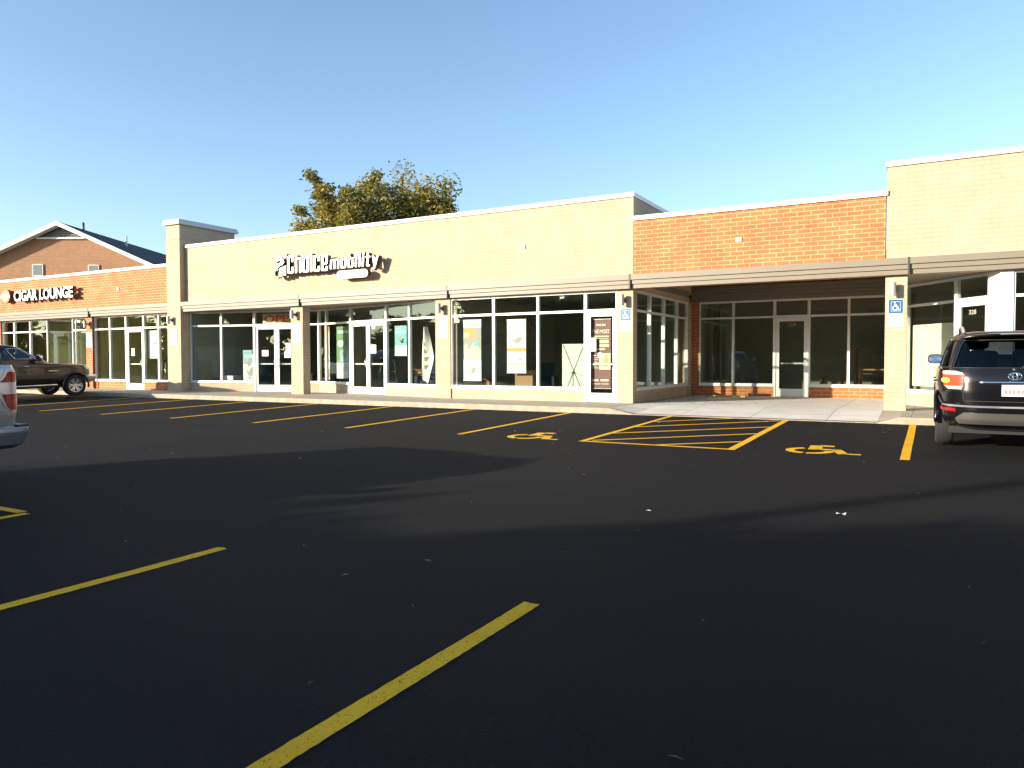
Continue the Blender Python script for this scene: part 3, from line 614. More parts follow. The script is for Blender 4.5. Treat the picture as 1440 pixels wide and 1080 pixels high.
poster(FA, onA(-22.42), onA(-21.92), .74, 1.92, -.2, 'light blue poster of grey recliners leaning in the window beside the double doors', PBLUE,
   [(WHITE,B(0,0,1,.55)),(GREY,chair_sil(.45,.62,.75)),(GREY,chair_sil(.55,.32,.9)),(GREY,[(x*.5+.5,z*.25+.12) for x,z in chair_sil(0,0,1)]),(TEAL,B(.12,.9,.55,.94)),(BLACK,B(.7,.88,.85,.97)),(ORANGE,B(.7,.06,.82,.11)),(WHITE,B(.1,.8,.9,.815))], bar=False)
fo = poster(FA, onA(-21.58), onA(-20.08), 2.885, 3.25, -.16, 'cream OPEN sign with red capital letters above the double doors', CREAM, [('T',REDP,'OPEN',.04,.16,.70,.92)], 'sign', 'open_sign', bar=False)
poster(FB, onB(-19.3), onB(-18.98), .85, 2.74, -.25, 'tall white and orange banner half hidden behind the tan column', WHITE, [(ORANGE,[(0,1),(1,1),(1,.93),(0,.78)]),(ORANGE,[(0,.12),(.5,.17),(1,.2),(1,.03),(0,.03)]),(GREY,chair_sil(.45,.66,.9)),(OLIVE,[(.1,.3),(.5,.26),(.9,.34),(.8,.46),(.5,.4),(.2,.44)]),(GREY,B(.2,.55,.8,.56))])
poster(FB, onB(-18.55), onB(-17.76), .9, 2.7, -.25, 'tall green and white banner hanging left of the entrance doors', GREEN, [(WHITE,B(0,0,1,.3)),(PBLUE,B(.25,.32,.95,.55)),(WHITE,[(.3+.22*math.cos(t*.5),.68+.07*math.sin(t*.5)) for t in range(12)]),(GREY,chair_sil(.55,.5,.7)),(GREY,B(.55,.25,.85,.26)),(WHITE,B(.1,.88,.9,.93))]+lines(GREY,.3,.9,(.2,.16,.12)))
poster(FB, onB(-15.3), onB(-14.72), 1.68, 2.62, -.2, 'teal and white picture poster in the window right of the entrance doors', TEAL, [(WHITE,B(0,0,1,.34)),(PBLUE,B(.0,.75,1,.86)),(GREY,chair_sil(.35,.6,.6)),(BLACK,chair_sil(.6,.5,.5)),(GREY,[(x*.5+.3,z*.35+.18) for x,z in chair_sil(0,0,.6)]),(GREY,[(x*.5+.78,z*.35+.2) for x,z in chair_sil(0,0,.6)]),(PBLUE,B(.15,.9,.6,.95))])
# curled feather banner
cb = MB(); rows = []
for i in range(15):
    t = i/14; z = .90+1.68*(1-t); a = onB(-14.0)-.09*t; wd = .03+.36*t/.6 if t < .6 else .39-.2*(t-.6)/.4
    rows.append([FB.p(a+wd*q_, -.3+.05*math.sin(q_*4+t*3)-.08*q_*q_, z-(.12*q_*max(0,t-.6)/.4)) for q_ in (0,.2,.4,.6,.8,1)])
cb.grid(rows); cb.grid([[p+FB.N*-.004 for p in r] for r in rows])
for i in (4,6,8,10): cb.add([rows[i][1]+FB.N*.004, rows[i][3]+FB.N*.004, rows[i+1][2]+FB.N*.004, rows[i+1][1]+FB.N*.004],[(0,1,2,3)],1)
tag(cb.build('feather_banner',[WHITE,GREY],smooth=True),'curled white feather banner with dark script at the right end of the entrance window','banner')
poster(FC, C(-12.22), C(-11.6), .92, 2.7, -.22, 'white banner with an orange patch and a photo of people, leftmost of the window banners', WHITE, [(GREY,B(.0,.35,1,.88)),(ORANGE,B(0,.7,.62,.86)),(CREAM,[(.02,.72),(.3,.72),(.3,.8),(.02,.8)]),(CREAM,[(.05,.36),(.05,.58),(.2,.62),(.3,.5),(.6,.64),(.75,.6),(.98,.48),(.98,.36)]),(WHITE,[(.1,.36),(.1,.55),(.22,.58),(.3,.4)]),(TEAL,B(.6,.57,.88,.64)),(GREY,[(x*.7+.5,z*.42+.17) for x,z in chair_sil(0,0,.75)]),(GREY,B(.4,.08,.7,.09)),(CREAM,B(.08,.9,.9,.95))])
poster(FC, C(-10.72), C(-10.1), 1.16, 2.67, -.22, 'white banner with two orange bars and a grey recliner, right of the photo banner', WHITE, [(ORANGE,B(0,.40,1,.47)),(ORANGE,B(0,.155,1,.175)),(GREY,[(x+.5,z*.42+.62) for x,z in chair_sil(0,0,.85)]),(GREY,[(x*.5+.66,z*.22+.25) for x,z in chair_sil(0,0,.7)]),(CREAM,B(.47,.93,.53,.95))]+[(GREY,B(.08+.11*i,.11,.14+.11*i,.125)) for i in range(8)])
# back of an X-stand banner
e = empty('banner_stand',(-8.66,YF+.4,WZ),'white back of an X-frame banner stand in the window beside the door','banner stand')
m = MB(); m.fbox(FC,C(-8.99),C(-8.30),-.30,-.29,.74,1.96); m.build('banner',mat('banner_back',(.66,.70,.58),.7),e)
m = MB()
for p,qq in (((-8.96,1.94),(-8.42,.74)),((-8.33,1.94),(-8.84,.74)),((-8.66,1.2),(-8.66,.74)),((-8.66,1.2),(-8.3,1.05))): m.tube([FC.p(C(p[0]),-.275,p[1]),FC.p(C(qq[0]),-.275,qq[1])],.006,6)
m.fbox(FC,C(-8.69),C(-8.63),-.285,-.25,1.14,1.2); m.build('brace_poles',BLACK,e)
poster(FC, C(-8.07), C(-7.48), .76, 2.6, -.13, 'maroon recliner banner hanging inside the glass door at the corner', MAROON, [('T',CREAM,'THE MOST',.06,.80,.055,.88),(CREAM,B(.28,.91,.52,.935)),(CREAM,B(.56,.91,.74,.935)),
   (CREAM,B(.06,.745,.9,.765)),(CREAM,B(.06,.72,.9,.727)),(CREAM,B(.45,.655,.9,.705)),(CREAM,B(.45,.60,.92,.64)),(CREAM,B(.28,.555,.72,.58)),(CREAM,B(.44,.27,.99,.51)),(OLIVE,[(.58,.34),(.66,.42),(.72,.48),(.84,.49),(.88,.42),(.94,.38),(.86,.32),(.68,.31)]),(WHITE,[(.48+.13*math.cos(t*.5),.48+.045*math.sin(t*.5)) for t in range(12)]),
   (CREAM,B(.06,.1,.4,.13)),(CREAM,B(.5,.1,.9,.13)),(CREAM,B(.1,.055,.5,.067)),(CREAM,B(.54,.055,.9,.067)),(WHITE,B(.08,.47,.3,.485))]+lines(CREAM,.08,.42,(.44,.415,.39,.365,.34,.315,.29),.009))
def notice(F,a,z,w,h,n,label,rows=3):
    m = MB(); m.fbox(F,a-w/2,a+w/2,n-.003,n,z-h/2,z+h/2)
    for i in range(rows): m.fbox(F,a-w*.38,a+w*(.38-.1*(i%2)),n,n+.0012,z-h*.3+i*h*.18,z-h*.3+i*h*.18+h*.07,1)
    tag(m.build('paper_notice',[WHITE,GREY]),label,'notice')
notice(FC,C(-8.0),1.93,.26,.36,-.044,'blank white paper notice taped over the maroon banner on the corner door',0)
notice(FA,onA(-21.42),1.80,.26,.22,-.044,'small printed notice on the left leaf of the double doors under the OPEN sign')
notice(FA,onA(-20.53),1.74,.26,.22,-.044,'lower printed notice on the right leaf of the double doors under the OPEN sign')
notice(FA,onA(-20.5),2.02,.2,.3,-.044,'upper white notice on the right leaf of the double doors under the OPEN sign',0)
notice(FB,onB(-16.22),1.9,.3,.28,-.044,'white square notice on the right leaf of the doors beside the green banner',0)
notice(FB,onB(-16.2),2.62,.16,.1,-.044,'small white label at the top of the doors beside the green banner',0)
notice(F1,X1(-27.87),1.88,.2,.3,-.044,'white notice on the single door left of the tall tan pier',0)
poster(F1, X1(-27.08), X1(-26.3), 1.62, 2.72, -.17, 'large white poster with a green leaf line in the window right of the single door', WHITE, [(GREEN,[(.3,.52),(.45,.56),(.62,.54),(.9,.57),(.9,.53),(.6,.5)]),(CREAM,B(.5,.12,.9,.14)),(CREAM,B(.45,.06,.9,.075)),(GREY,B(.08,.63,.18,.65))], bar=False)
# house numbers over two doors
for F,a,z,tx,lab in ((F3,T(-3.88),2.52,'324','white stuck-on door number in the deep recessed shop'),(FD,q(.63),2.50,'328','white stuck-on door number in the splayed doorway behind the black car')):
    m = MB(); m.text(F,tx,a+.04,z,.10,-.045,-.042,0,width=.22,bold=.02); tag(m.build('door_number',[GREY]),lab,'door number')

def walker(x,y,rz,label):
    e = empty('walking_frame',(0,0,0),label,'walking frame','walking frames in the shop window'); m = MB()
    for s in (-.27,.27): m.tube([(s,-.25,0),(s,-.16,.55),(s,-.12,.82),(s,0,.86),(s,.1,.82),(s,.14,.55),(s,.24,0)],.014,8)
    m.build('side_frame',CHROME,e,smooth=True)
    m = MB(); m.tube([(-.27,.14,.55),(.27,.14,.55)],.012); m.tube([(-.27,.19,.28),(.27,.19,.28)],.012); m.build('cross_bar',CHROME,e,smooth=True)
    m = MB()
    for s in (-.27,.27): m.tube([(s,-.1,.835),(s,.02,.865)],.022,8)
    m.build('grip',BLACK,e,smooth=True); e.location = (x,y,WZ+.006); e.rotation_euler.z = rz; e.scale = (1.05,1.05,1.35); return e
wk = walker(-26.7,19.6,.4,'chrome walking frame under the white poster with a green leaf line')
for x,y,r,l in ((-25.75,19.5,1.2,'chrome walking frame in the window next to the tall tan pier'),(-27.65,19.9,-.6,'chrome walking frame seen through the single glass door')):
    c = copy_tree(wk); c.location = (x,y,WZ+.006); c.rotation_euler.z = r; c['label'] = l
for x,y,r,l in ((-14.1,20.0,.9,'chrome walking frame behind the curled white feather banner'),(-16.9,21.0,-.4,'chrome walking frame seen through the left leaf of the doors beside the green banner')):
    c = copy_tree(wk); c.location = (x,y,WZ+.006); c.rotation_euler.z = r; c['label'] = l
for x,y,w_,h_,l in ((-15.2,20.9,.6,.75,'brown cardboard box on the floor behind the teal poster'),(-11.75,19.6,.45,.5,'brown cardboard box on the floor behind the photo banner'),(-9.2,20.4,.5,.62,'brown cardboard box on the floor left of the X-frame banner stand')):
    e = empty('cardboard_box',(x,y,WZ),l,'box'); m = MB(); m.box(x-w_/2,x+w_/2,y-.2,y+.2,WZ+.006,WZ+h_); m.build('carton',CARD,e)
    m = MB(); m.add([(x-w_/2,y-.2,WZ+h_),(x+w_/2,y-.2,WZ+h_),(x+w_/2,y-.33,WZ+h_+.1),(x-w_/2,y-.33,WZ+h_+.1)],[(0,1,2,3)]); m.build('flap',CARD,e)
def armchair(x,y,rz,label,m1=UPH):
    e = empty('recliner_chair',(0,0,0),label,'armchair','recliners in the shop')
    def pad(name,x0,x1,y0,y1,z0,z1,tilt=0):
        m = MB(); m.box(x0,x1,y0,y1,z0,z1); o = m.build(name,m1,e); b = o.modifiers.new('b','BEVEL'); b.width = .06; b.segments = 3; o.rotation_euler.x = tilt
    pad('seat',-.28,.28,-.35,.28,.18,.48); pad('backrest',-.3,.3,.24,.44,.3,1.08,-.08); pad('armrest',-.44,-.285,-.38,.3,.1,.64); pad('armrest',.285,.44,-.38,.3,.1,.64); pad('footrest',-.26,.26,-.46,-.36,.1,.42)
    e.location = (x,y,WZ+.006); e.rotation_euler.z = rz; return e
ac = armchair(-14.6,20.3,.5,'dark recliner chair behind the teal poster')
for x,y,r,l in ((-23.0,20.6,-.3,'dark recliner chair behind the windows left of the OPEN doors'),(-15.9,22.0,.2,'dark recliner chair seen through the doors beside the green banner'),(-10.9,21.4,.3,'dark recliner chair behind the window of the two white banners'),(-20.6,21.8,.1,'dark recliner chair seen through the doors under the OPEN sign')):
    c = copy_tree(ac); c.location = (x,y,WZ+.006); c.rotation_euler.z = r; c['label'] = l
m = MB(); m.box(-23.95,-23.2,19.55,19.95,WZ+.006,.92); m.box(-23.97,-23.18,19.53,19.97,.92,.95); tag(m.build('storage_box',WHITE),'low white box on the floor in the window next to the tall tan pier','box')
e = empty('cabinet',(-10.2,19.3,WZ),'brown cardboard pedestal under the banner with two orange bars','pedestal')
m = MB(); m.box(-10.6,-10.02,19.0,19.4,WZ+.006,1.2); m.build('carcass',CARD,e); m = MB(); m.box(-10.63,-9.99,18.97,19.43,1.2,1.225); m.build('top',CARD,e)
def table(x,y,label,h=.78,w=1.2,d=.6):
    e = empty('wooden_table',(x,y,WZ),label,'table','wooden tables in the shaded shop'); m = MB(); m.box(x-w/2,x+w/2,y-d/2,y+d/2,WZ+h-.04,WZ+h); m.build('tabletop',WOOD,e)
    for sx in (-1,1):
        for sy in (-1,1): m = MB(); m.box(x+sx*(w/2-.06)-.03,x+sx*(w/2-.06)+.03,y+sy*(d/2-.06)-.03,y+sy*(d/2-.06)+.03,WZ+.006,WZ+h-.04); m.build('leg',WOOD,e)
table(-2.7,25.0,'low wooden table just right of the single door in the deep recess',.62,.7)
table(-1.5,25.2,'wooden table at the right end of the window in the deep recess',.85,.95)
e = empty('shelf_unit',(-1.55,26.4,WZ),'tall open wooden shelf unit at the back right of the deep recessed shop','shelf')
m = MB()
for x in (-2.15,-1.0): m.box(x-.04,x+.04,26.2,26.6,WZ+.006,1.95)
m.build('upright',WOOD,e)
for z in (.6,1.05,1.5,1.91): m = MB(); m.box(-2.11,-1.04,26.2,26.6,z,z+.04); m.build('shelf_board',WOOD,e)

# ------------------------------------------------------------------ vehicles
class Shell:
    """stack of rounded plan slices: (z, half width, y rear, y front, rear exponent, front exponent)"""
    def __init__(s, lv): s.lv = lv
    def par(s, z):
        L = s.lv
        if z <= L[0][0]: return L[0]
        for a, b in zip(L, L[1:]):
            if z <= b[0]: t = (z-a[0])/(b[0]-a[0]) if b[0] > a[0] else 1; return tuple(p+(q-p)*t for p,q in zip(a,b))
        return L[-1]
    def pt(s, z, u, off=0):
        _, w, yr, yf, nr, nf = s.par(z); c, sn = math.cos(u), math.sin(u); n = nf if sn > 0 else nr
        e = 2/n; p = Vector((w*math.copysign(abs(c)**e, c), (yr+yf)/2+(yf-yr)/2*math.copysign(abs(sn)**e, sn), z))
        if off:
            q = s.pt(z, u+.004); q0 = s.pt(z, u-.004); r = s.pt(z+.02, u); r0 = s.pt(z-.02, u); N = (q-q0).cross(r-r0)
            if N.length > 1e-12: p = p+N.normalized()*off
        return p
    def uy(s, z, y, side=1):
        _, w, yr, yf, nr, nf = s.par(z); v = max(-.9999,min(.9999,(y-(yr+yf)/2)/((yf-yr)/2))); n = nf if v > 0 else nr
        u = math.asin(math.copysign(abs(v)**(n/2), v)); return u if side > 0 else math.pi-u
    def ux(s, z, x, rear=True):
        _, w, yr, yf, nr, nf = s.par(z); n = nr if rear else nf; v = max(-.9999,min(.9999,x/w)); u = math.acos(math.copysign(abs(v)**(n/2), v)); return -u if rear else u
    def patch(s, mb, rows, off=.004, nu=14, mi=0, sub=4):
        """rows: (z, u0, u1); skinned panel lying on the shell with a small skirt"""
        R2 = []
        for a, b in zip(rows, rows[1:]):
            for i in range(sub): t = i/sub; R2.append(tuple(p+(q-p)*t for p,q in zip(a,b)))
        R2.append(rows[-1]); ex = lambda o: [[s.pt(z, u0+(u1-u0)*j/nu, o) for j in range(nu+1)] for z,u0,u1 in R2]
        A, Bk = ex(off), ex(-.012); mb.grid(A, mi)
        ring = lambda G: [r[0] for r in G]+list(G[-1])[1:]+[r[-1] for r in G[::-1]][1:]+list(G[0])[::-1][1:]
        mb.grid([ring(A), ring(Bk)], mi); return A
def shell_mesh(sh, zs, us, mi=0, mb=None, cap=True):
    m = mb or MB(); k = len(m.v); n = len(us); m.grid([[sh.pt(z,u) for u in us] for z in zs], mi, closed=True)
    if cap: m.f.append(tuple(k+j for j in range(n-1,-1,-1))); m.m.append(mi); q = k+(len(zs)-1)*n; m.f.append(tuple(q+j for j in range(n))); m.m.append(mi)
    return m
US = sorted(set([round(2*math.pi*i/96,5) for i in range(96)]))
def zs_of(lv, step=.035):
    out = []
    for a,b in zip(lv, lv[1:]):
        n = max(1, math.ceil((b[0]-a[0])/step)); out += [a[0]+(b[0]-a[0])*i/n for i in range(n)]
    return out+[lv[-1][0]]
def cut_wheels(o, cuts):
    for (y, z, r, x0, x1) in cuts:
        m = MB(); m.lathe([(0,x0),(r,x0),(r,x1),(0,x1)],(0,y,z),(1,0,0),40); c = m.build('cut',BLACK,merge=True)
        b = o.modifiers.new('b','BOOLEAN'); b.object = c; b.operation = 'DIFFERENCE'; b.solver = 'EXACT'
        dg = bpy.context.evaluated_depsgraph_get(); dg.update(); me = bpy.data.meshes.new_from_object(o.evaluated_get(dg)); o.modifiers.clear()
        old = o.data; o.data = me; bpy.data.meshes.remove(old); bpy.data.objects.remove(c)
    o.data.set_sharp_from_angle(angle=R(38))
def wheel(root, x, y, z, r, w, spokes=5, rim=.66):
    sd = 1 if x > 0 else -1; e = MB()
    hw = w/2; e.lathe([(r*rim,-hw*.85),(r*.86,-hw),(r*.96,-hw*.86),(r,-hw*.6),(r,hw*.6),(r*.96,hw*.86),(r*.86,hw),(r*rim,hw*.85),(r*rim*.97,hw*.6),(r*rim*.97,-hw*.6),(r*rim,-hw*.85)],(x,y,z),(sd,0,0),44)
    t = e.build('wheel', RUBBER, root, smooth=True, angle=40)
    m = MB(); rr = r*rim
    m.lathe([(rr,hw*.84),(rr*.93,hw*.8),(rr*.9,hw*.2),(rr*.9,-hw*.5)],(x,y,z),(sd,0,0),44); m.lathe([(0,hw*.62),(rr*.2,hw*.6),(rr*.24,hw*.4)],(x,y,z),(sd,0,0),24)
    for i in range(spokes):
        for da in (-.2,.2):
            a = 2*math.pi*i/spokes; d0 = Vector((0,math.cos(a+da*.5),math.sin(a+da*.5))); d1 = Vector((0,math.cos(a+da),math.sin(a+da))); tn = Vector((0,-math.sin(a),math.cos(a)))
            P = []
            for d,rad,wd,h in ((d0,.16,.05,.58),(d1,.92,.055,.74)):
                for q in (-1,1):
                    for k in (h*hw, h*hw-.05): P.append(Vector((x+sd*k,y,z))+d*rad*rr+tn*q*wd*rr*1.6)
            m.hexa([P[0],P[2],P[6],P[4],P[1],P[3],P[7],P[5]])
    m.build('rim', ALLOY, t, angle=30, smooth=True)
    m = MB(); m.lathe([(rr*.88,hw*.1),(0,hw*.1)],(x,y,z),(sd,0,0),30); m.build('brake_disc', DARK, t)
def arch_trim(m, y, z, r, xs, sd, a0=0, a1=180, rad=.028):
    m.tube([(xs*sd, y+r*math.cos(R(a0+(a1-a0)*i/20)), z+r*math.sin(R(a0+(a1-a0)*i/20))) for i in range(21)], rad, 8)
def seam(m, sh, pts, side):
    """thin dark panel gap along (z,y) points on the side"""
    P = [sh.pt(z, sh.uy(z,y,side), .0005) for z,y in pts]; m.tube(P,.0045,5)
def loop_trim(m, A, r=.009):
    ring = [q for q in A[0]]+[a[-1] for a in A[1:]]+list(A[-1])[::-1][1:]+[a[0] for a in A[::-1]][1:]
    m.tube(ring+[ring[1]], r, 6)
LAMPRED = mat('lamp_red', (.34,.006,.006), .2, coat=.15, spec=.3); LAMPCLEAR = mat('lamp_clear', (.5,.48,.47), .2, .3, coat=.5); AMBER = mat('lamp_lit', (.9,.25,.02), .3, emit=(1,.35,.03), es=2.2)
def seats(root, ys, z, w=.5):
    for y in ys:
        for x in (-.38,.38):
            m = MB(); m.box(x-w/2,x+w/2,y-.12,y+.06,z,z+.42); m.box(x-.13,x+.13,y-.1,y-.0,z+.45,z+.62); o = m.build('seat', UPH, root); b = o.modifiers.new('b','BEVEL'); b.width = .05; b.segments = 2
def greenhouse(root, sh, z0, zg0, zg1, panes, body_mat, zs, us, glassmats, trim=None, trim_r=.01):
    """body between panes as one 'cabin' mesh; every pane its own part"""
    us = sorted(set(us+[a % (2*math.pi) for p in panes for a in p[:2]])); m = MB()
    zz = sorted(set([z for z in zs if z < zg0-.01 or z > zg1+.01 or zg0 < z < zg1]+[zg0,zg1])); n = len(us); inside = lambda u,p: (p[0] % (2*math.pi))-1e-6 <= u <= (p[1] % (2*math.pi))+1e-6 if (p[0] % (2*math.pi)) < (p[1] % (2*math.pi)) else (u >= (p[0] % (2*math.pi))-1e-6 or u <= (p[1] % (2*math.pi))+1e-6)
    k = 0; m.v = [sh.pt(z,u) for z in zz for u in us]
    for i in range(len(zz)-1):
        for j in range(n):
            j2 = (j+1) % n; um = (us[j]+(us[j2] if j2 else us[0]+2*math.pi))/2 % (2*math.pi); zm = (zz[i]+zz[i+1])/2
            if zg0 < zm < zg1 and any(inside(um,p) for p in panes): continue
            m.f.append((i*n+j,i*n+j2,(i+1)*n+j2,(i+1)*n+j)); m.m.append(0)
    q = (len(zz)-1)*n; m.f.append(tuple(q+j for j in range(n))); m.m.append(0)
    cabin = m.build('cabin', body_mat, root, smooth=True, angle=40)
    so = cabin.modifiers.new('s','SOLIDIFY'); so.thickness = .035; so.offset = -1
    for p in panes:
        a, b = p[0], p[1]
        g = MB(); A = sh.patch(g, [(zg0+(zg1-zg0)*i/4,a,b) for i in range(5)], off=-.006, nu=18, sub=2)
        g2 = MB(); g2.grid(A); o = g2.build('window', glassmats[p[2]], root, smooth=True)
        f = MB(); loop_trim(f, sh.patch(MB(), [(zg0+(zg1-zg0)*i/4,a,b) for i in range(5)], off=.002, nu=18, sub=2), trim_r); f.build('window_trim', trim if (trim and p[2] == 0) else BLACK, o, smooth=True)
    return cabin
def mirror(root, x, y, z, sd, face, back, s=1):
    m = MB(); rows = []
    for dy, k in ((-.07,.0),(-.07,.86),(-.055,.97),(-.02,1),(.04,.85),(.07,.45),(.075,.0)):
        rows.append([(x+sd*.13+.115*s*k*math.copysign(abs(math.cos(a))**.6,math.cos(a)), y+dy, z+.085*s*k*math.copysign(abs(math.sin(a))**.6,math.sin(a))) for a in [2*math.pi*i/20 for i in range(20)]])
    m.grid(rows, 0, True); m.tube([(x-sd*.04,y,z-.05),(x+sd*.1,y,z-.03)],.028,8); o = m.build('mirror', back, root, smooth=True)
    g = MB(); g.grid([[(x+sd*.13+.1*s*k*math.copysign(abs(math.cos(a))**.6,math.cos(a)), y-.09+.016*math.sin(a)*k, z+.07*s*k*math.copysign(abs(math.sin(a))**.6,math.sin(a))) for a in [2*math.pi*i/20 for i in range(20)]] for k in (.0,1)],0,True); g.build('mirror_glass', face, o)
MIRROR = mat('mirror_silver', (.33,.36,.38), .02, 1)

# ---- black sport utility car (rear at local y = 0, nose towards +y)
def make_suv():
    root = empty('parked_car',(0,0,0),'black sport utility car parked nose-in at the right, rear lamp lit','car')
    P = mat('black_car_paint', (.004,.004,.006), .2, coat=.3, spec=.35); LITRED = mat('lamp_red_lit', (.5,.012,.01), .25, spec=.3, emit=(1,.07,.012), es=.9)
    lv = [(.30,.80,.30,4.5,5,4),(.38,.90,.10,4.7,5,4),(.46,.945,.03,4.77,4.4,4),(.58,.955,.0,4.79,4.2,4),(.635,.955,.0,4.79,4.2,4),(.655,.955,.03,4.78,4.2,4),(.67,.953,.075,4.77,4.6,4),(.85,.952,.085,4.74,5,4),(1.0,.95,.10,4.68,5,4),(1.06,.945,.11,4.5,5,4),(1.12,.93,.13,3.95,5,4),(1.16,.915,.145,3.65,5,4)]
    lo = Shell(lv); body = shell_mesh(lo, zs_of(lv), US).build('body', P, root, smooth=True, merge=True)
    cut_wheels(body, [(.98,.37,.43,.52,1.2),(.98,.37,.43,-1.2,-.52),(3.77,.37,.43,.52,1.2),(3.77,.37,.43,-1.2,-.52)])
    gv = [(1.13,.90,.15,3.72,5,4),(1.2,.885,.175,3.55,5,4),(1.35,.845,.27,3.25,4.6,4),(1.5,.795,.37,2.98,4.4,4),(1.6,.75,.45,2.8,4,4),(1.65,.71,.46,2.68,4,4),(1.69,.65,.50,2.5,4,4),(1.715,.52,.66,2.25,3.6,3.6),(1.725,.3,.95,1.9,3,3)]
    gh = Shell(gv); D = lambda a: R(a)
    panes = [(D(-128),D(-52),1),(D(-41),D(-15),1),(D(-12),D(-.02),1),(D(.02),D(27),0),(D(40),D(140),0),(D(153),D(179.98),0),(D(180.02),D(192),1),(D(195),D(221),1)]
    greenhouse(root, gh, 1.13, 1.19, 1.585, panes, P, zs_of(gv,.03), list(US), [CARGLASS, DARKGLASS], None, .008)
    seats(root, (1.25,2.3), 1.0)
    # roof spoiler, rails, high brake lamp
    m = MB(); rows = []
    for y,z,w in ((.62,1.685,.60),(.40,1.685,.63),(.27,1.672,.64),(.25,1.655,.64),(.30,1.64,.63),(.5,1.63,.62)): rows.append([(w*x*(1-.03*abs(x)**3), y+.09*abs(x)**3, z-.035*abs(x)**3) for x in [i/8-1 for i in range(17)]])
    m.grid(rows); m.build('spoiler', P, root, smooth=True)
    m = MB(); m.box(-.17,.17,.262,.275,1.655,1.672); m.build('brake_lamp', LAMPCLEAR, root)
    for s in (-1,1):
        m = MB(); m.tube([(s*.60,.62,1.70),(s*.61,.72,1.765),(s*.62,1.1,1.785),(s*.62,2.1,1.785),(s*.61,2.4,1.765),(s*.60,2.5,1.70)],.02,8); m.build('roof_rail', STEEL, root, smooth=True)
    # tail lamps wrap round the corners : white top, red middle with a lit bulb, white bottom
    for s in (-1,1):
        def row(z, yin, xin): a = lo.uy(z, yin, 1); b = lo.ux(z, xin); return (z,a,b) if s > 0 else (z, math.pi-a, math.pi-b)
        t = MB(); lo.patch(t,[row(.93,.40,.61),row(1.09,.46,.595)],off=.018,nu=22); o = t.build('tail_lamp', LITRED, root, smooth=True)
        t = MB(); lo.patch(t,[row(.885,.30,.63),row(.93,.40,.61)],off=.017,nu=22); t.build('lamp_lens', LAMPCLEAR, o, smooth=True)
        t = MB(); lo.patch(t,[row(1.09,.46,.595),row(1.12,.5,.62),row(1.145,.48,.7)],off=.017,nu=22); t.build('lamp_lens', LAMPCLEAR, o, smooth=True)
        t = MB(); lo.patch(t,[(z_,)+((lo.ux(z_,xa),lo.ux(z_,xb)) if s > 0 else (math.pi-lo.ux(z_,xa),math.pi-lo.ux(z_,xb))) for z_,xa,xb in ((.975,.83,.79),(.99,.855,.765),(1.025,.855,.765),(1.04,.83,.79))],off=.024,nu=8); t.build('bulb', AMBER, o, smooth=True)
        t = MB(); lo.patch(t,[(z_,)+((lo.ux(z_,.91),lo.ux(z_,.70)) if s > 0 else (math.pi-lo.ux(z_,.91),math.pi-lo.ux(z_,.70))) for z_ in (.565,.605)],off=.006,nu=16); t.build('reflector', LAMPRED, root, smooth=True)
        for y in (.98,3.77): m = MB(); arch_trim(m,y,.37,.435,.945,s); m.build('arch_trim', P, root, smooth=True)
        m = MB(); seam(m,lo,[(.5,1.62),(.8,1.64),(1.12,1.6)],s); seam(m,lo,[(.45,2.62),(.8,2.62),(1.12,2.6)],s); m.build('door_seam', DARK, root)
        mirror(root, s*.83, 3.0, 1.27, s, MIRROR, P, 1.0)
        for y in (1.15,2.2): m = MB(); m.tube([(s*.955,y-.1,.97),(s*.975,y-.06,.97),(s*.975,y+.06,.97),(s*.955,y+.1,.97)],.013,6); m.build('door_handle', P, root, smooth=True)
        for y in (.98,3.77): wheel(root, s*.83, y, .37, .37, .245)
    SILV = mat('bumper_silver', (.10,.098,.092), .4, .4)
    t = MB(); lo.patch(t,[(.40,lo.ux(.40,-.66),lo.ux(.40,.66)),(.47,lo.ux(.47,-.70),lo.ux(.47,.70)),(.56,lo.ux(.56,-.6),lo.ux(.56,.6))],off=.012,nu=30); t.build('bumper_insert', SILV, root, smooth=True)
    t = MB(); lo.patch(t,[(.634,lo.ux(.634,-.86),lo.ux(.634,.86)),(.656,lo.ux(.656,-.86),lo.ux(.656,.86))],off=.006,nu=36,sub=2); t.build('bumper_step', mat('bumper_ledge',(.5,.5,.5),.25,.7), root, smooth=True)
    m = MB(); sm = lambda z,x: lo.pt(z, lo.ux(z,x), .001)
    m.tube([sm(.72,-.60),sm(.8,-.615),sm(.93,-.6),sm(1.1,-.57)],.005,5); m.tube([sm(.72,.60),sm(.8,.615),sm(.93,.6),sm(1.1,.57)],.005,5); m.tube([sm(.72,-.6+.1*i) for i in range(13)],.005,5); m.build('tailgate_seam', DARK, root)
    t = MB(); t.tube([lo.pt(.985,lo.ux(.985,-.42+.84*i/16),.012) for i in range(17)],.026,10); t.build('tailgate_bar', CHROME, root, smooth=True)
    m = MB(); ringp = lambda rx,rz,cx=0,cz=0: [lo.pt(1.075+cz+rz*math.sin(a),lo.ux(1.075+cz,cx+rx*math.cos(a)),.012) for a in [2*math.pi*i/24 for i in range(25)]]
    m.tube(ringp(.078,.05),.008,6); m.tube(ringp(.028,.045),.007,6); m.tube(ringp(.055,.02,0,.018),.007,6); m.build('emblem', CHROME, root, smooth=True)
    pm = MB(); pm.box(-.155,.155,.065,.075,.80,.955); pm.box(-.15,.15,.0645,.066,.805,.95,0)
    Fp = Frame((-.15,.0645),(.15,.0645))
    pm.fbox(Fp,.0,.3,.0,.001,.91,.95,1)
    for x in (.03,.075,.12,.175,.22): pm.fbox(Fp,x,x+.03,.0,.0012,.83,.89,2)
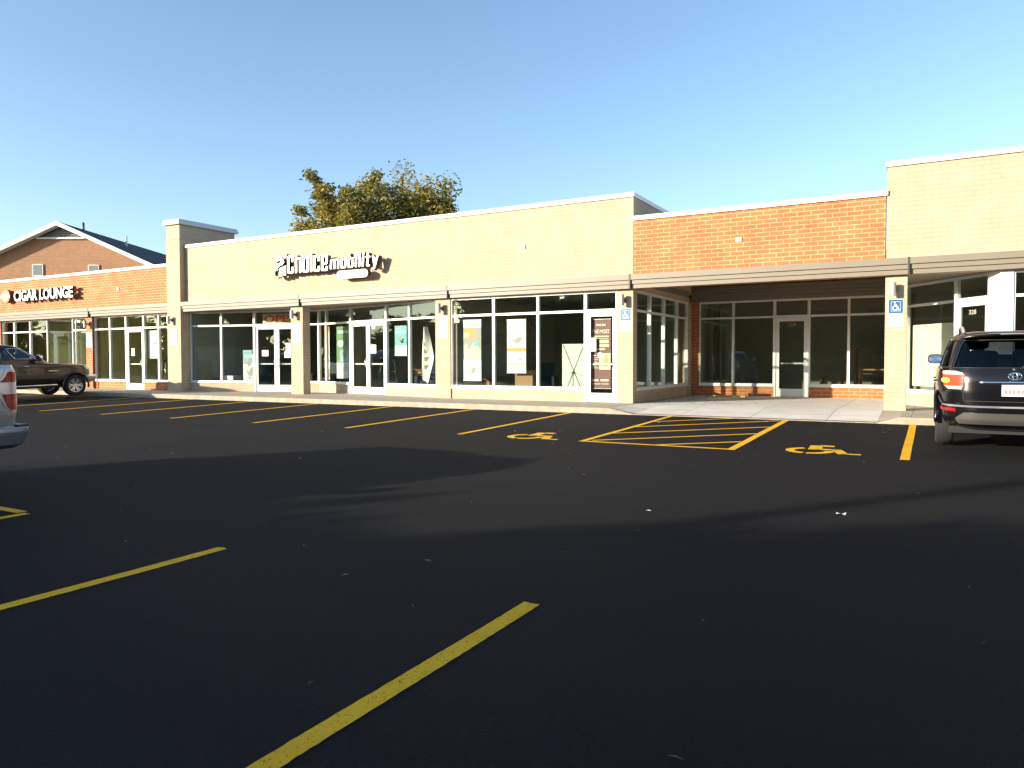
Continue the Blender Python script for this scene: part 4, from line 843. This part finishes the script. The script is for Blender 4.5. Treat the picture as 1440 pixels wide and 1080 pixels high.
    pm.build('number_plate', [mat('plate_white',(.72,.68,.66),.5), mat('plate_band',(.62,.5,.45),.5), mat('plate_ink',(.42,.2,.17),.5)], root)
    m = MB(); m.tube([(.0,.185,1.165),(.12,.2,1.215),(.42,.225,1.235)],.011,6); m.lathe([(0,.03),(.03,.03),(.035,0)],(.0,.18,1.165),(0,-1,0),12); m.build('rear_wiper', BLACK, root, smooth=True)
    m = MB(); m.box(-.78,.78,.35,4.4,.24,.34); m.build('underbody', BLACK, root); m = MB(); m.tube([(.45,.06,.31),(.45,.5,.31)],.03,10); m.build('exhaust_pipe', STEEL, root, smooth=True)
    t = MB(); t.box(-.3,.3,3.2,3.22,1.16,1.34); t.build('dashboard', BLACK, root)
    return root
suv = make_suv(); suv.location = (1.0, 12.33, gz(13.5)); suv.rotation_euler.x = math.atan(.02)

# ---- crew-cab pickup trucks (rear at local y = 0, nose towards +y)
def make_pickup(label, paint, chrome_trim, rear_detail, see=True):
    root = empty('pickup_truck',(0,0,0),label,'pickup truck'); P = paint
    lv = [(.44,.80,.5,5.4,6,4),(.50,.95,.2,5.62,9,4),(.58,.99,.10,5.74,15,4),(.70,1.005,.06,5.80,15,4),(.86,1.012,.05,5.82,15,4),(1.0,1.012,.05,5.80,15,4.2),(1.1,1.006,.05,5.76,15,4.2),(1.16,.998,.05,5.68,15,4.2),(1.19,.99,.05,5.5,15,4),(1.22,.985,.05,5.1,15,4),(1.25,.98,.05,4.6,15,4),(1.275,.975,.05,4.3,15,4),(1.36,.965,.05,4.12,15,4),(1.42,.945,.07,4.0,15,4)]
    lo = Shell(lv); body = shell_mesh(lo, zs_of(lv), US).build('body', P, root, smooth=True, merge=True)
    WY, WR = (1.28, 4.95), .405
    cut_wheels(body, [(y,WR,.475,x0,x1) for y in WY for x0,x1 in ((.6,1.3),(-1.3,-.6))])
    gv = [(1.38,.94,1.75,4.02,8,4.4),(1.42,.925,1.76,3.95,8,4.4),(1.6,.87,1.84,3.62,7,4.4),(1.8,.80,1.93,3.27,6,4.4),(1.86,.77,1.96,3.15,6,4.4),(1.91,.70,2.03,3.0,5,4.2),(1.945,.56,2.2,2.8,4,4),(1.955,.3,2.4,2.6,3,3)]
    gh = Shell(gv); D = R
    panes = [(D(-150),D(-30),1),(D(-9),-2e-5,1),(2e-5,D(24),0),(D(38),D(142),0),(D(156),math.pi-2e-5,0),(math.pi+2e-5,D(189),1)]
    greenhouse(root, gh, 1.38, 1.43, 1.80, panes, P, zs_of(gv,.03), list(US), [CARGLASS, CARGLASS], chrome_trim, .012)
    seats(root, (2.35,3.1), 1.2)
    m = MB(); m.tube([(-.38+.19*math.cos(a),3.45-.06*math.sin(a),1.36+.17*math.sin(a)) for a in [2*math.pi*i/20 for i in range(21)]],.016,6); m.build('steering_wheel', BLACK, root, smooth=True)
    m = MB(); m.box(-.8,.8,3.5,3.85,1.25,1.45); m.build('dashboard', BLACK, root)
    for s in (-1,1):
        for y in WY: m = MB(); arch_trim(m,y,WR,.485,.992,s,-12,192,.038); m.build('arch_flare', P, root, smooth=True)
        m = MB(); seam(m,lo,[(.55,2.98),(.9,2.98),(1.4,2.95)],s); seam(m,lo,[(.55,1.95),(.9,1.95),(1.4,1.95)],s); seam(m,lo,[(.6,4.1),(.9,4.12),(1.24,4.12)],s); seam(m,lo,[(.9,.06+.3),(.9,1.9)],s) if False else None; m.build('door_seam', DARK, root)
        for y in (2.15,3.18): m = MB(); m.tube([(s*1.005,y-.1,1.16),(s*1.03,y-.07,1.16),(s*1.03,y+.07,1.16),(s*1.005,y+.1,1.16)],.018,6); m.build('door_handle', CHROME, root, smooth=True)
        mirror(root, s*.95, 3.62, 1.48, s, MIRROR, CHROME, 1.15)
        m = MB(); m.tube([(s*.98,1.9,.46),(s*1.03,2.0,.45),(s*1.03,4.2,.45),(s*.98,4.3,.46)],.035,8); m.build('running_board', CHROME if chrome_trim else STEEL, root, smooth=True)
        # headlamp
        def fr(z,y,x): a = lo.uy(z,y,1); b = lo.ux(z,x,False); return (z,a,b) if s > 0 else (z,math.pi-a,math.pi-b)
        t = MB(); lo.patch(t,[fr(.98,5.5,.62),fr(1.06,5.42,.6),fr(1.13,5.35,.62)],off=.012,nu=16); t.build('headlamp', LAMPCLEAR, root, smooth=True)
        m = MB(); m.box(s*1.013-.002,s*1.013+.002,3.95,4.3,.965,.99) if chrome_trim else None
        if chrome_trim: m.build('side_badge', CHROME, root)
        for y in WY: wheel(root, s*.86, y, WR, WR, .29, 6, .66)
    sb = lambda z0,z1,x: [(z0,lo.ux(z0,-x,False),lo.ux(z0,x,False)),(z1,lo.ux(z1,-x,False),lo.ux(z1,x,False))]
    t = MB(); lo.patch(t, sb(.80,1.12,.5), off=.01, nu=20); g = t.build('grille', BLACK, root, smooth=True)
    for z in (.85,.93,1.01,1.09): t = MB(); lo.patch(t, sb(z,z+.02,.48), off=.025, nu=20, sub=1); t.build('grille_bar', CHROME, g, smooth=True)
    fb = Shell([(.50,.88,5.3,5.70,8,4),(.58,.97,5.3,5.82,8,4.2),(.70,1.0,5.3,5.86,8,4.2),(.80,.99,5.3,5.84,8,4.2)]); fbo = shell_mesh(fb, zs_of(fb.lv), US).build('front_bumper', STEEL if chrome_trim else P, root, smooth=True, angle=40)
    t = MB(); fb.patch(t,[(.73,fb.uy(.73,5.45,1),math.pi-fb.uy(.73,5.45,1)),(.795,fb.uy(.795,5.45,1),math.pi-fb.uy(.795,5.45,1))],off=.008,nu=40,sub=2); t.build('chrome_strip', CHROME, fbo, smooth=True)
    # rear: lamps, bumper, tailgate
    for s in (-1,1):
        def rr(z, yin, xin): a = lo.uy(z, yin, 1); b = lo.ux(z, xin); return (z,a,b) if s > 0 else (z,math.pi-a,math.pi-b)
        t = MB(); lo.patch(t,[rr(1.22,.30,.87),rr(1.34,.19,.88)],off=.014,nu=20); o = t.build('tail_lamp', LAMPRED, root, smooth=True)
        t = MB(); lo.patch(t,[rr(1.085,.30,.86),rr(1.22,.30,.87)],off=.013,nu=20); t.build('lamp_lens', LAMPCLEAR, o, smooth=True)
        t = MB(); lo.patch(t,[rr(.90,.17,.87),rr(.94,.22,.86),rr(1.085,.28,.86)],off=.014,nu=20); t.build('lamp_lens', LAMPRED, o, smooth=True)
        t = MB(); lo.patch(t,[rr(.865,.155,.90),rr(.94,.255,.84),rr(1.085,.335,.84),rr(1.23,.335,.85),rr(1.365,.22,.87)],off=.006,nu=20); t.build('lamp_surround', BLACK if not rear_detail else P, o, smooth=True)
    rb = Shell([(.45,.88,.04,.5,6,8),(.50,.98,-.03,.5,6,8),(.64,1.015,-.07,.45,6,8),(.685,1.015,-.07,.42,6,8),(.70,1.0,-.05,.40,6,8)]); shell_mesh(rb, zs_of(rb.lv,.02), US).build('rear_bumper', P if rear_detail else CHROME, root, smooth=True, angle=40)
    m = MB(); m.box(-.95,.95,-.03,.1,.702,.725); m.build('bumper_step', BLACK, root)
    t = MB(); lo.patch(t,[(.88,lo.ux(.88,-.8),lo.ux(.88,.8)),(1.36,lo.ux(1.36,-.8),lo.ux(1.36,.8))],off=.006,nu=24); tg = t.build('tailgate', P, root, smooth=True)
    m = MB(); m.box(-.14,.14,.02,.045,1.2,1.27); m.build('handle', BLACK, tg)
    m = MB(); m.box(-.155,.155,-.085,-.072,.53,.66); m.build('number_plate', WHITE, root)
    m = MB(); m.box(-.75,.75,.4,5.3,.34,.46); m.build('underbody', BLACK, root)
    return root
brown = make_pickup('dark brown crew-cab pickup parked nose-in before the lounge on the left', mat('brown_car_paint',(.024,.016,.012),.25,.2,coat=.5), CHROME, False)
brown.scale = (.94,.94,.94); brown.location = (-27.6, 10.95, gz(13.5)); brown.rotation_euler.x = math.atan(.02)
silver = make_pickup('silver pickup cut off by the left edge, tail lamp towards the shops', mat('silver_car_paint',(.36,.37,.39),.3,.7,coat=.8,noise=.03,nscale=400), None, True)
silver.location = (-10.5, 4.97, 0); silver.rotation_euler.z = math.pi; silver.scale = (1,1,1.03)

# ------------------------------------------------------------------ trees
LEAF = [leafmat('leaf_olive',(.22,.20,.036)), leafmat('leaf_gold',(.30,.225,.04)), leafmat('leaf_green',(.15,.16,.04)), leafmat('leaf_dark',(.045,.047,.02))]
def make_tree(name, label, cat, h, cr, seed, nleaf, ls, group=None, trunk_h=.28, bias=(3,3,2,1), flat=.8):
    q = random.Random(seed); e = empty(name,(0,0,0),label,cat,group); tr = MB(); tips = []
    def limb(p, d, L, r, lev):
        path = [p]; 
        for i in range(4):
            d = (d+Vector((q.uniform(-.18,.18),q.uniform(-.18,.18),q.uniform(-.05,.14)))).normalized(); path.append(path[-1]+d*L/4)
            if lev >= 2: tips.append((path[-1], d, lev))
        tr.tube(path, r, 7 if lev < 2 else 4, 0, r*.5, cap=False)
        if lev >= 3: return
        for k in range((5,4,4)[lev]):
            t = q.choice(path[2:]) if lev else path[-1-(k%2)]
            a = q.uniform(0,6.283); sp = q.uniform(.5,1.05); nd = (d*math.cos(sp)+(Vector((math.cos(a),math.sin(a),q.uniform(-.1,.35))))*math.sin(sp)).normalized()
            limb(t, nd, L*q.uniform(.58,.82), r*.52, lev+1)
    limb(Vector((0,0,-.1)), Vector((0,0,1)), h*trunk_h+.1, h*.022, 0)
    zs_ = sorted(t[0].z for t in tips); rs_ = sorted(math.hypot(t[0].x,t[0].y) for t in tips); top = zs_[int(len(zs_)*.90)]; rad = rs_[int(len(rs_)*.88)]; zb = h*trunk_h
    def S(v):       # squeeze stray boughs so that the crown stays rounded
        r_ = math.hypot(v.x,v.y)/rad; k = 1 if r_ <= 1 else (1+.5*(r_-1))/r_; tz = (v.z-zb)/(top-zb); tz = tz if tz <= 1 else 1+.55*(tz-1)
        return Vector((v.x*k*cr*.92/rad, v.y*k*cr*.92/rad, v.z if v.z < zb else zb+tz*(h*.9-zb)))
    tr.v = [S(v) for v in tr.v]; tr.build('trunk', BARK, e, smooth=True)
    cl = MB(); per = max(1, nleaf//len(tips))
    for p, d, lev in tips:
        p = S(p); tone = q.choices(range(4), bias)[0]; sc_ = q.uniform(.4,1.2)*cr*.105
        for i in range(int(per*q.uniform(.5,1.5))):
            g_ = lambda: max(-1.35,min(1.35,q.gauss(0,.8))); o = p+Vector((g_()*sc_, g_()*sc_, g_()*sc_*flat)); a = Vector((q.uniform(-1,1),q.uniform(-1,1),q.uniform(-.7,.7))).normalized()
            b = a.cross(Vector((q.uniform(-1,1),q.uniform(-1,1),q.uniform(-1,1)))).normalized(); s = ls*q.uniform(.6,1.4)
            cl.add([o-a*s, o-b*s*.42, o+a*s, o+b*s*.42], [(0,1,2,3)], tone if q.random() < .72 else q.choices(range(4),bias)[0])
    cl.build('crown', LEAF, e); return e
bt = make_tree('tree','olive and gold autumn tree rising behind the tan shop roof','tree',13.6,5.3,11,62000,.13,None,.24,(4,4,3,1))
bt.location = (-29.55,36.1,.2); bt.scale = (.93,.93,.90)
# row of trees on the far side of the lot, seen only in the shop glass and through the shade they throw
spots = [(-20,0),(-27,1),(-34,2),(-41,0),(-13,2),(-6,1),(1,0),(8,2),(-48,1),(-55,2),(-62,0),(-70,1),(-78,2),(-86,0),(-95,1),(-103,0),(-111,2),(-119,1),(-127,0),(-135,2),(-143,1),(-152,0),(15,0),(22,1)]; ring_ = [(-92,-34,1),(-99,-25,2),(-88,-18,0),(-97,-9,1),(-90,-1,2),(-104,-16,0),(-110,-30,2),(-106,-3,1)]
protos = [make_tree('tree','tree across the lot','tree',11.0,4.6,31+i,6000,.42,'trees in a row across the lot',.2,(2,1,3,3)) for i in range(3)]
FAR = ['leafy tree of the row across the lot, mirrored in the shop windows']
used = [0,0,0]
for i,(x,k) in enumerate(spots):
    o = protos[k] if not used[k] else copy_tree(protos[k]); used[k] = 1
    sc_ = (1.0 if x > -36 else .84)*(1+.07*math.sin(i*2.3)); o.location = (x+1.5*math.sin(i*5.1), -39+2.5*math.sin(i*3.7), -.1); o.rotation_euler.z = i*1.7; o.scale = (sc_*1.1,sc_*1.1,sc_*((1 if x > -36 else 1.12) if x > -52 else .66)); o['label'] = FAR[0]
near = [make_tree('tree','tree','tree',6.7,3.3,51+i,7000,.34,'dense trees lining the lot',.12,(1,0,3,4)) for i in range(2)]
for i in range(12):
    o = near[i] if i < 2 else copy_tree(near[i%2]); o.location = (-27+3.7*i, -16.5+.8*math.sin(i*2.9), -.1); o.rotation_euler.z = i*2.1; o.scale = (.92,.92,.86+.05*math.sin(i*1.9)); o['label'] = 'dense dark tree of the row lining the lot, mirrored in the shop windows'
nb = MB(); q = random.Random(9)  # shrubs added out of view; their height profile sets the shade edge on the asphalt
for i in range(24000):
    x = q.uniform(-27,16); o = Vector((x, -16.5+q.gauss(0,.5), min(q.uniform(0,1.25),1)*(5.9+.25*math.sin(x*.9)+.2*math.sin(x*2.3+1)+(.8 if x > -18.0 else 0)-.25*q.random()))); a = Vector((q.uniform(-1,1),q.uniform(-1,1),q.uniform(-1,1))).normalized(); b = a.cross(Vector((q.random(),q.random(),q.random()))).normalized()
    nb.add([o-a*.5,o-b*.3,o+a*.5,o+b*.3],[(0,1,2,3)],q.choice((2,3,3)))
tag(nb.build('shade_shrubs',LEAF),'dense dark shrubs added out of view between the row trees, shaped to shade the lot','bushes',kind='stuff')
for i,(x,y,k) in enumerate(ring_):
    o = copy_tree(protos[k]); o.location = (x,y,-.1); o.rotation_euler.z = i; o.scale = (1.1,1.1,.72+.08*math.sin(i*3)); o['label'] = 'leafy tree far beyond the left end of the lot, mirrored in the shop windows'
hd = MB(); q = random.Random(5)
for i in range(13000):
    x = q.uniform(-160,26); o = Vector((x, -37+q.gauss(0,1), abs(q.gauss(0,1.6))+.2)); a = Vector((q.uniform(-1,1),q.uniform(-1,1),q.uniform(-1,1))).normalized(); b = a.cross(Vector((q.random(),q.random(),q.random()))).normalized()
    hd.add([o-a*.6,o-b*.35,o+a*.6,o+b*.35],[(0,1,2,3)],q.choice((2,3,3)))
tag(hd.build('undergrowth',LEAF),'dark bushy undergrowth along the tree row across the lot','bushes',kind='stuff')
# low house across the lot, left
hh = empty('house',(-44,-24,0),'low pale house across the lot, mirrored in the left shop windows','house')
m = MB(); m.box(-52,-37,-29,-21,-.1,3.0); m.fpoly(Frame((-52,-21),(-51.8,-21)),[(0,3.0),(.1,3.0),(.1,3.01),(0,3.01)],-.1,0); m.build('wall',BEIGE,hh)
m = MB(); m.add([(-52.6,-29.6,2.95),(-36.4,-29.6,2.95),(-36.4,-20.4,2.95),(-52.6,-20.4,2.95),(-52.6,-25,5.2),(-36.4,-25,5.2)],[(0,1,5,4),(2,3,4,5),(0,4,3),(1,2,5),(0,3,2,1)]); m.build('roof',SHINGLE,hh)
for x in (-49,-45,-41): m = MB(); m.box(x-.6,x+.6,-21.02,-20.95,1,2.3); m.build('window',DARK,hh)
up_ = empty('utility_pole',(-22.55,-20,0),'tall wooden utility pole whose shadow crosses the lot','utility pole')
m = MB(); m.tube([(-22.55,-20,-.3),(-22.55,-20,10.4)],.15,12,0,.11); m.build('pole',BARK,up_,smooth=True)
m = MB(); m.box(-23.65,-21.45,-20.19,-20.09,9.7,9.82); m.build('crossarm',BARK,up_)
# ------------------------------------------------------------------ gabled brick house behind the lounge
g0 = Vector((0,0,0)); fdir = Vector((-math.sin(YAW),math.cos(YAW),0)); rdir = Vector((math.cos(YAW),math.sin(YAW),0))
hc = fdir*55-rdir*33; HL = 26.
bh = empty('brick_house',(hc.x,hc.y,.2),'brown brick gabled house with dark shingles behind the lounge roof','house')
GF = Frame((hc.x,hc.y),(hc.x+rdir.x,hc.y+rdir.y))        # a along right, n towards the camera
HW, EV, RG = 7.4, 8.2, 11.55
m = MB(); m.fpoly(GF,[(-HW,.0),(HW,.0),(HW,EV),(0,RG-.25),(-HW,EV)],-HL,0); m.build('wall',HBRICK,bh)
sl_ = (RG-EV)/HW; ov = .62
m = MB()
for s in (-1,1):
    e0 = (s*(HW+.6), EV-.6*sl_); m.fpoly(GF,[(0,RG-.04),e0,(e0[0],e0[1]+.16),(0,RG+.13)][::s],-HL-.5,ov-.04)
m.build('roof',SHINGLE,bh)
m = MB()
for s in (-1,1):
    e0 = (s*(HW+.62), EV-.62*sl_); m.fpoly(GF,[(0,RG-.16),(e0[0],e0[1]-.12),(e0[0],e0[1]+.17),(0,RG+.15)][::s],ov-.04,ov); m.fpoly(GF,[(0,RG-.16),(e0[0],e0[1]-.12),(e0[0],e0[1]-.07),(0,RG-.11)][::s],.0,ov-.04)
m.build('bargeboard',TRIM,bh)
m = MB(); m.fpoly(GF,[(-1.7,RG-.22-1.65*sl_),(1.7,RG-.22-1.65*sl_),(0,RG-.28)],.003,.03); o = m.build('gable_vent',DARK,bh)
m = MB()
for i in range(5): m.fbox(GF,-1.35+.27*i,1.35-.27*i,.03,.07,RG-.9+.13*i,RG-.86+.13*i)
m.build('louvre',mat('louvre_grey',(.25,.26,.28),.6),o); m = MB(); m.fbox(GF,-1.75,1.75,.0,.16,RG-1.08,RG-.97); m.build('ledge',TRIM,o)
for a,z0,z1 in ((-1.75,7.0,8.65),(2.35,7.0,8.6)):
    m = MB(); m.fbox(GF,a-.4,a+.4,.003,.07,z0,z1); m.fbox(GF,a-.33,a+.33,.05,.075,z0+.85,z1-.07,1); m.fbox(GF,a-.33,a+.33,.05,.075,z0+.07,z0+.78,1); m.build('window',[mat('window_frame_paint',(.5,.52,.5),.5),mat('window_pane',(.16,.20,.20),.08)],bh)
for a,n,z,c in ((.5,-2,11.7,DARK),(2.2,-5,11.2,TRIM),(4.3,-8,10.3,TRIM)):
    m = MB(); p = GF.p(a,n,z-.6); m.tube([p,p+Vector((0,0,.95))],.08,10); m.build('vent_pipe',c,bh,smooth=True)
# ------------------------------------------------------------------ small litter
q = random.Random(3); m = MB()
for i in range(120):
    x = q.uniform(-16,3); y = q.uniform(2.2,16.2); s = q.uniform(.006,.02); a = q.uniform(0,6.28); z = gz(y)+.006; l_ = q.uniform(1,2.6)
    c, d = math.cos(a)*s, math.sin(a)*s; m.add([(x-c*l_,y-d*l_,z),(x+d*.5,y-c*.5,z+.006),(x+c*l_,y+d*l_,z+.002),(x-d*.5,y+c*.5,z+.008)],[(0,1,2,3)],q.choices((0,1,2),(6,4,1))[0])
for i in range(160):
    x = q.uniform(-14,0); y = 16.3-abs(q.gauss(0,.25)); s = q.uniform(.008,.03); m.add([(x-s,y,gz(y)+.006),(x,y-s*.6,gz(y)+.016),(x+s,y,gz(y)+.007),(x,y+s*.6,gz(y)+.013)],[(0,1,2,3)],q.choice((0,0,1)))
for i in range(40):
    x = q.uniform(-6.6,-4); y = q.uniform(18.4,23); s = q.uniform(.015,.04); m.add([(x-s,y,.385),(x,y-s,.39),(x+s,y,.386),(x,y+s,.395)],[(0,1,2,3)],0)
tag(m.build('litter',[mat('dry_leaf',(.16,.10,.05),.9),mat('twig',(.22,.2,.17),.9),mat('paper_bit',(.55,.55,.52),.8)]),'small dry leaves and twigs scattered on the asphalt','litter',kind='stuff')
m = MB(); m.grid([[(-.76+.04*i, 7.45+.025*j, gz(7.5)+.008+.01*math.sin(i*2+j)) for i in range(3)] for j in range(4)]); tag(m.build('paper_scrap',WHITE),'white paper scrap lying on the asphalt at the right','paper')
m = MB(); m.box(-5.9,-5.3,22.95,23.15,WZ+.004,WZ+.05); m.box(-5.2,-4.9,23.0,23.12,WZ+.004,WZ+.045); tag(m.build('wood_offcut',mat('pine',(.5,.35,.15),.8)),'pale wooden offcuts lying by the low brick wall in the deep recess','wood')
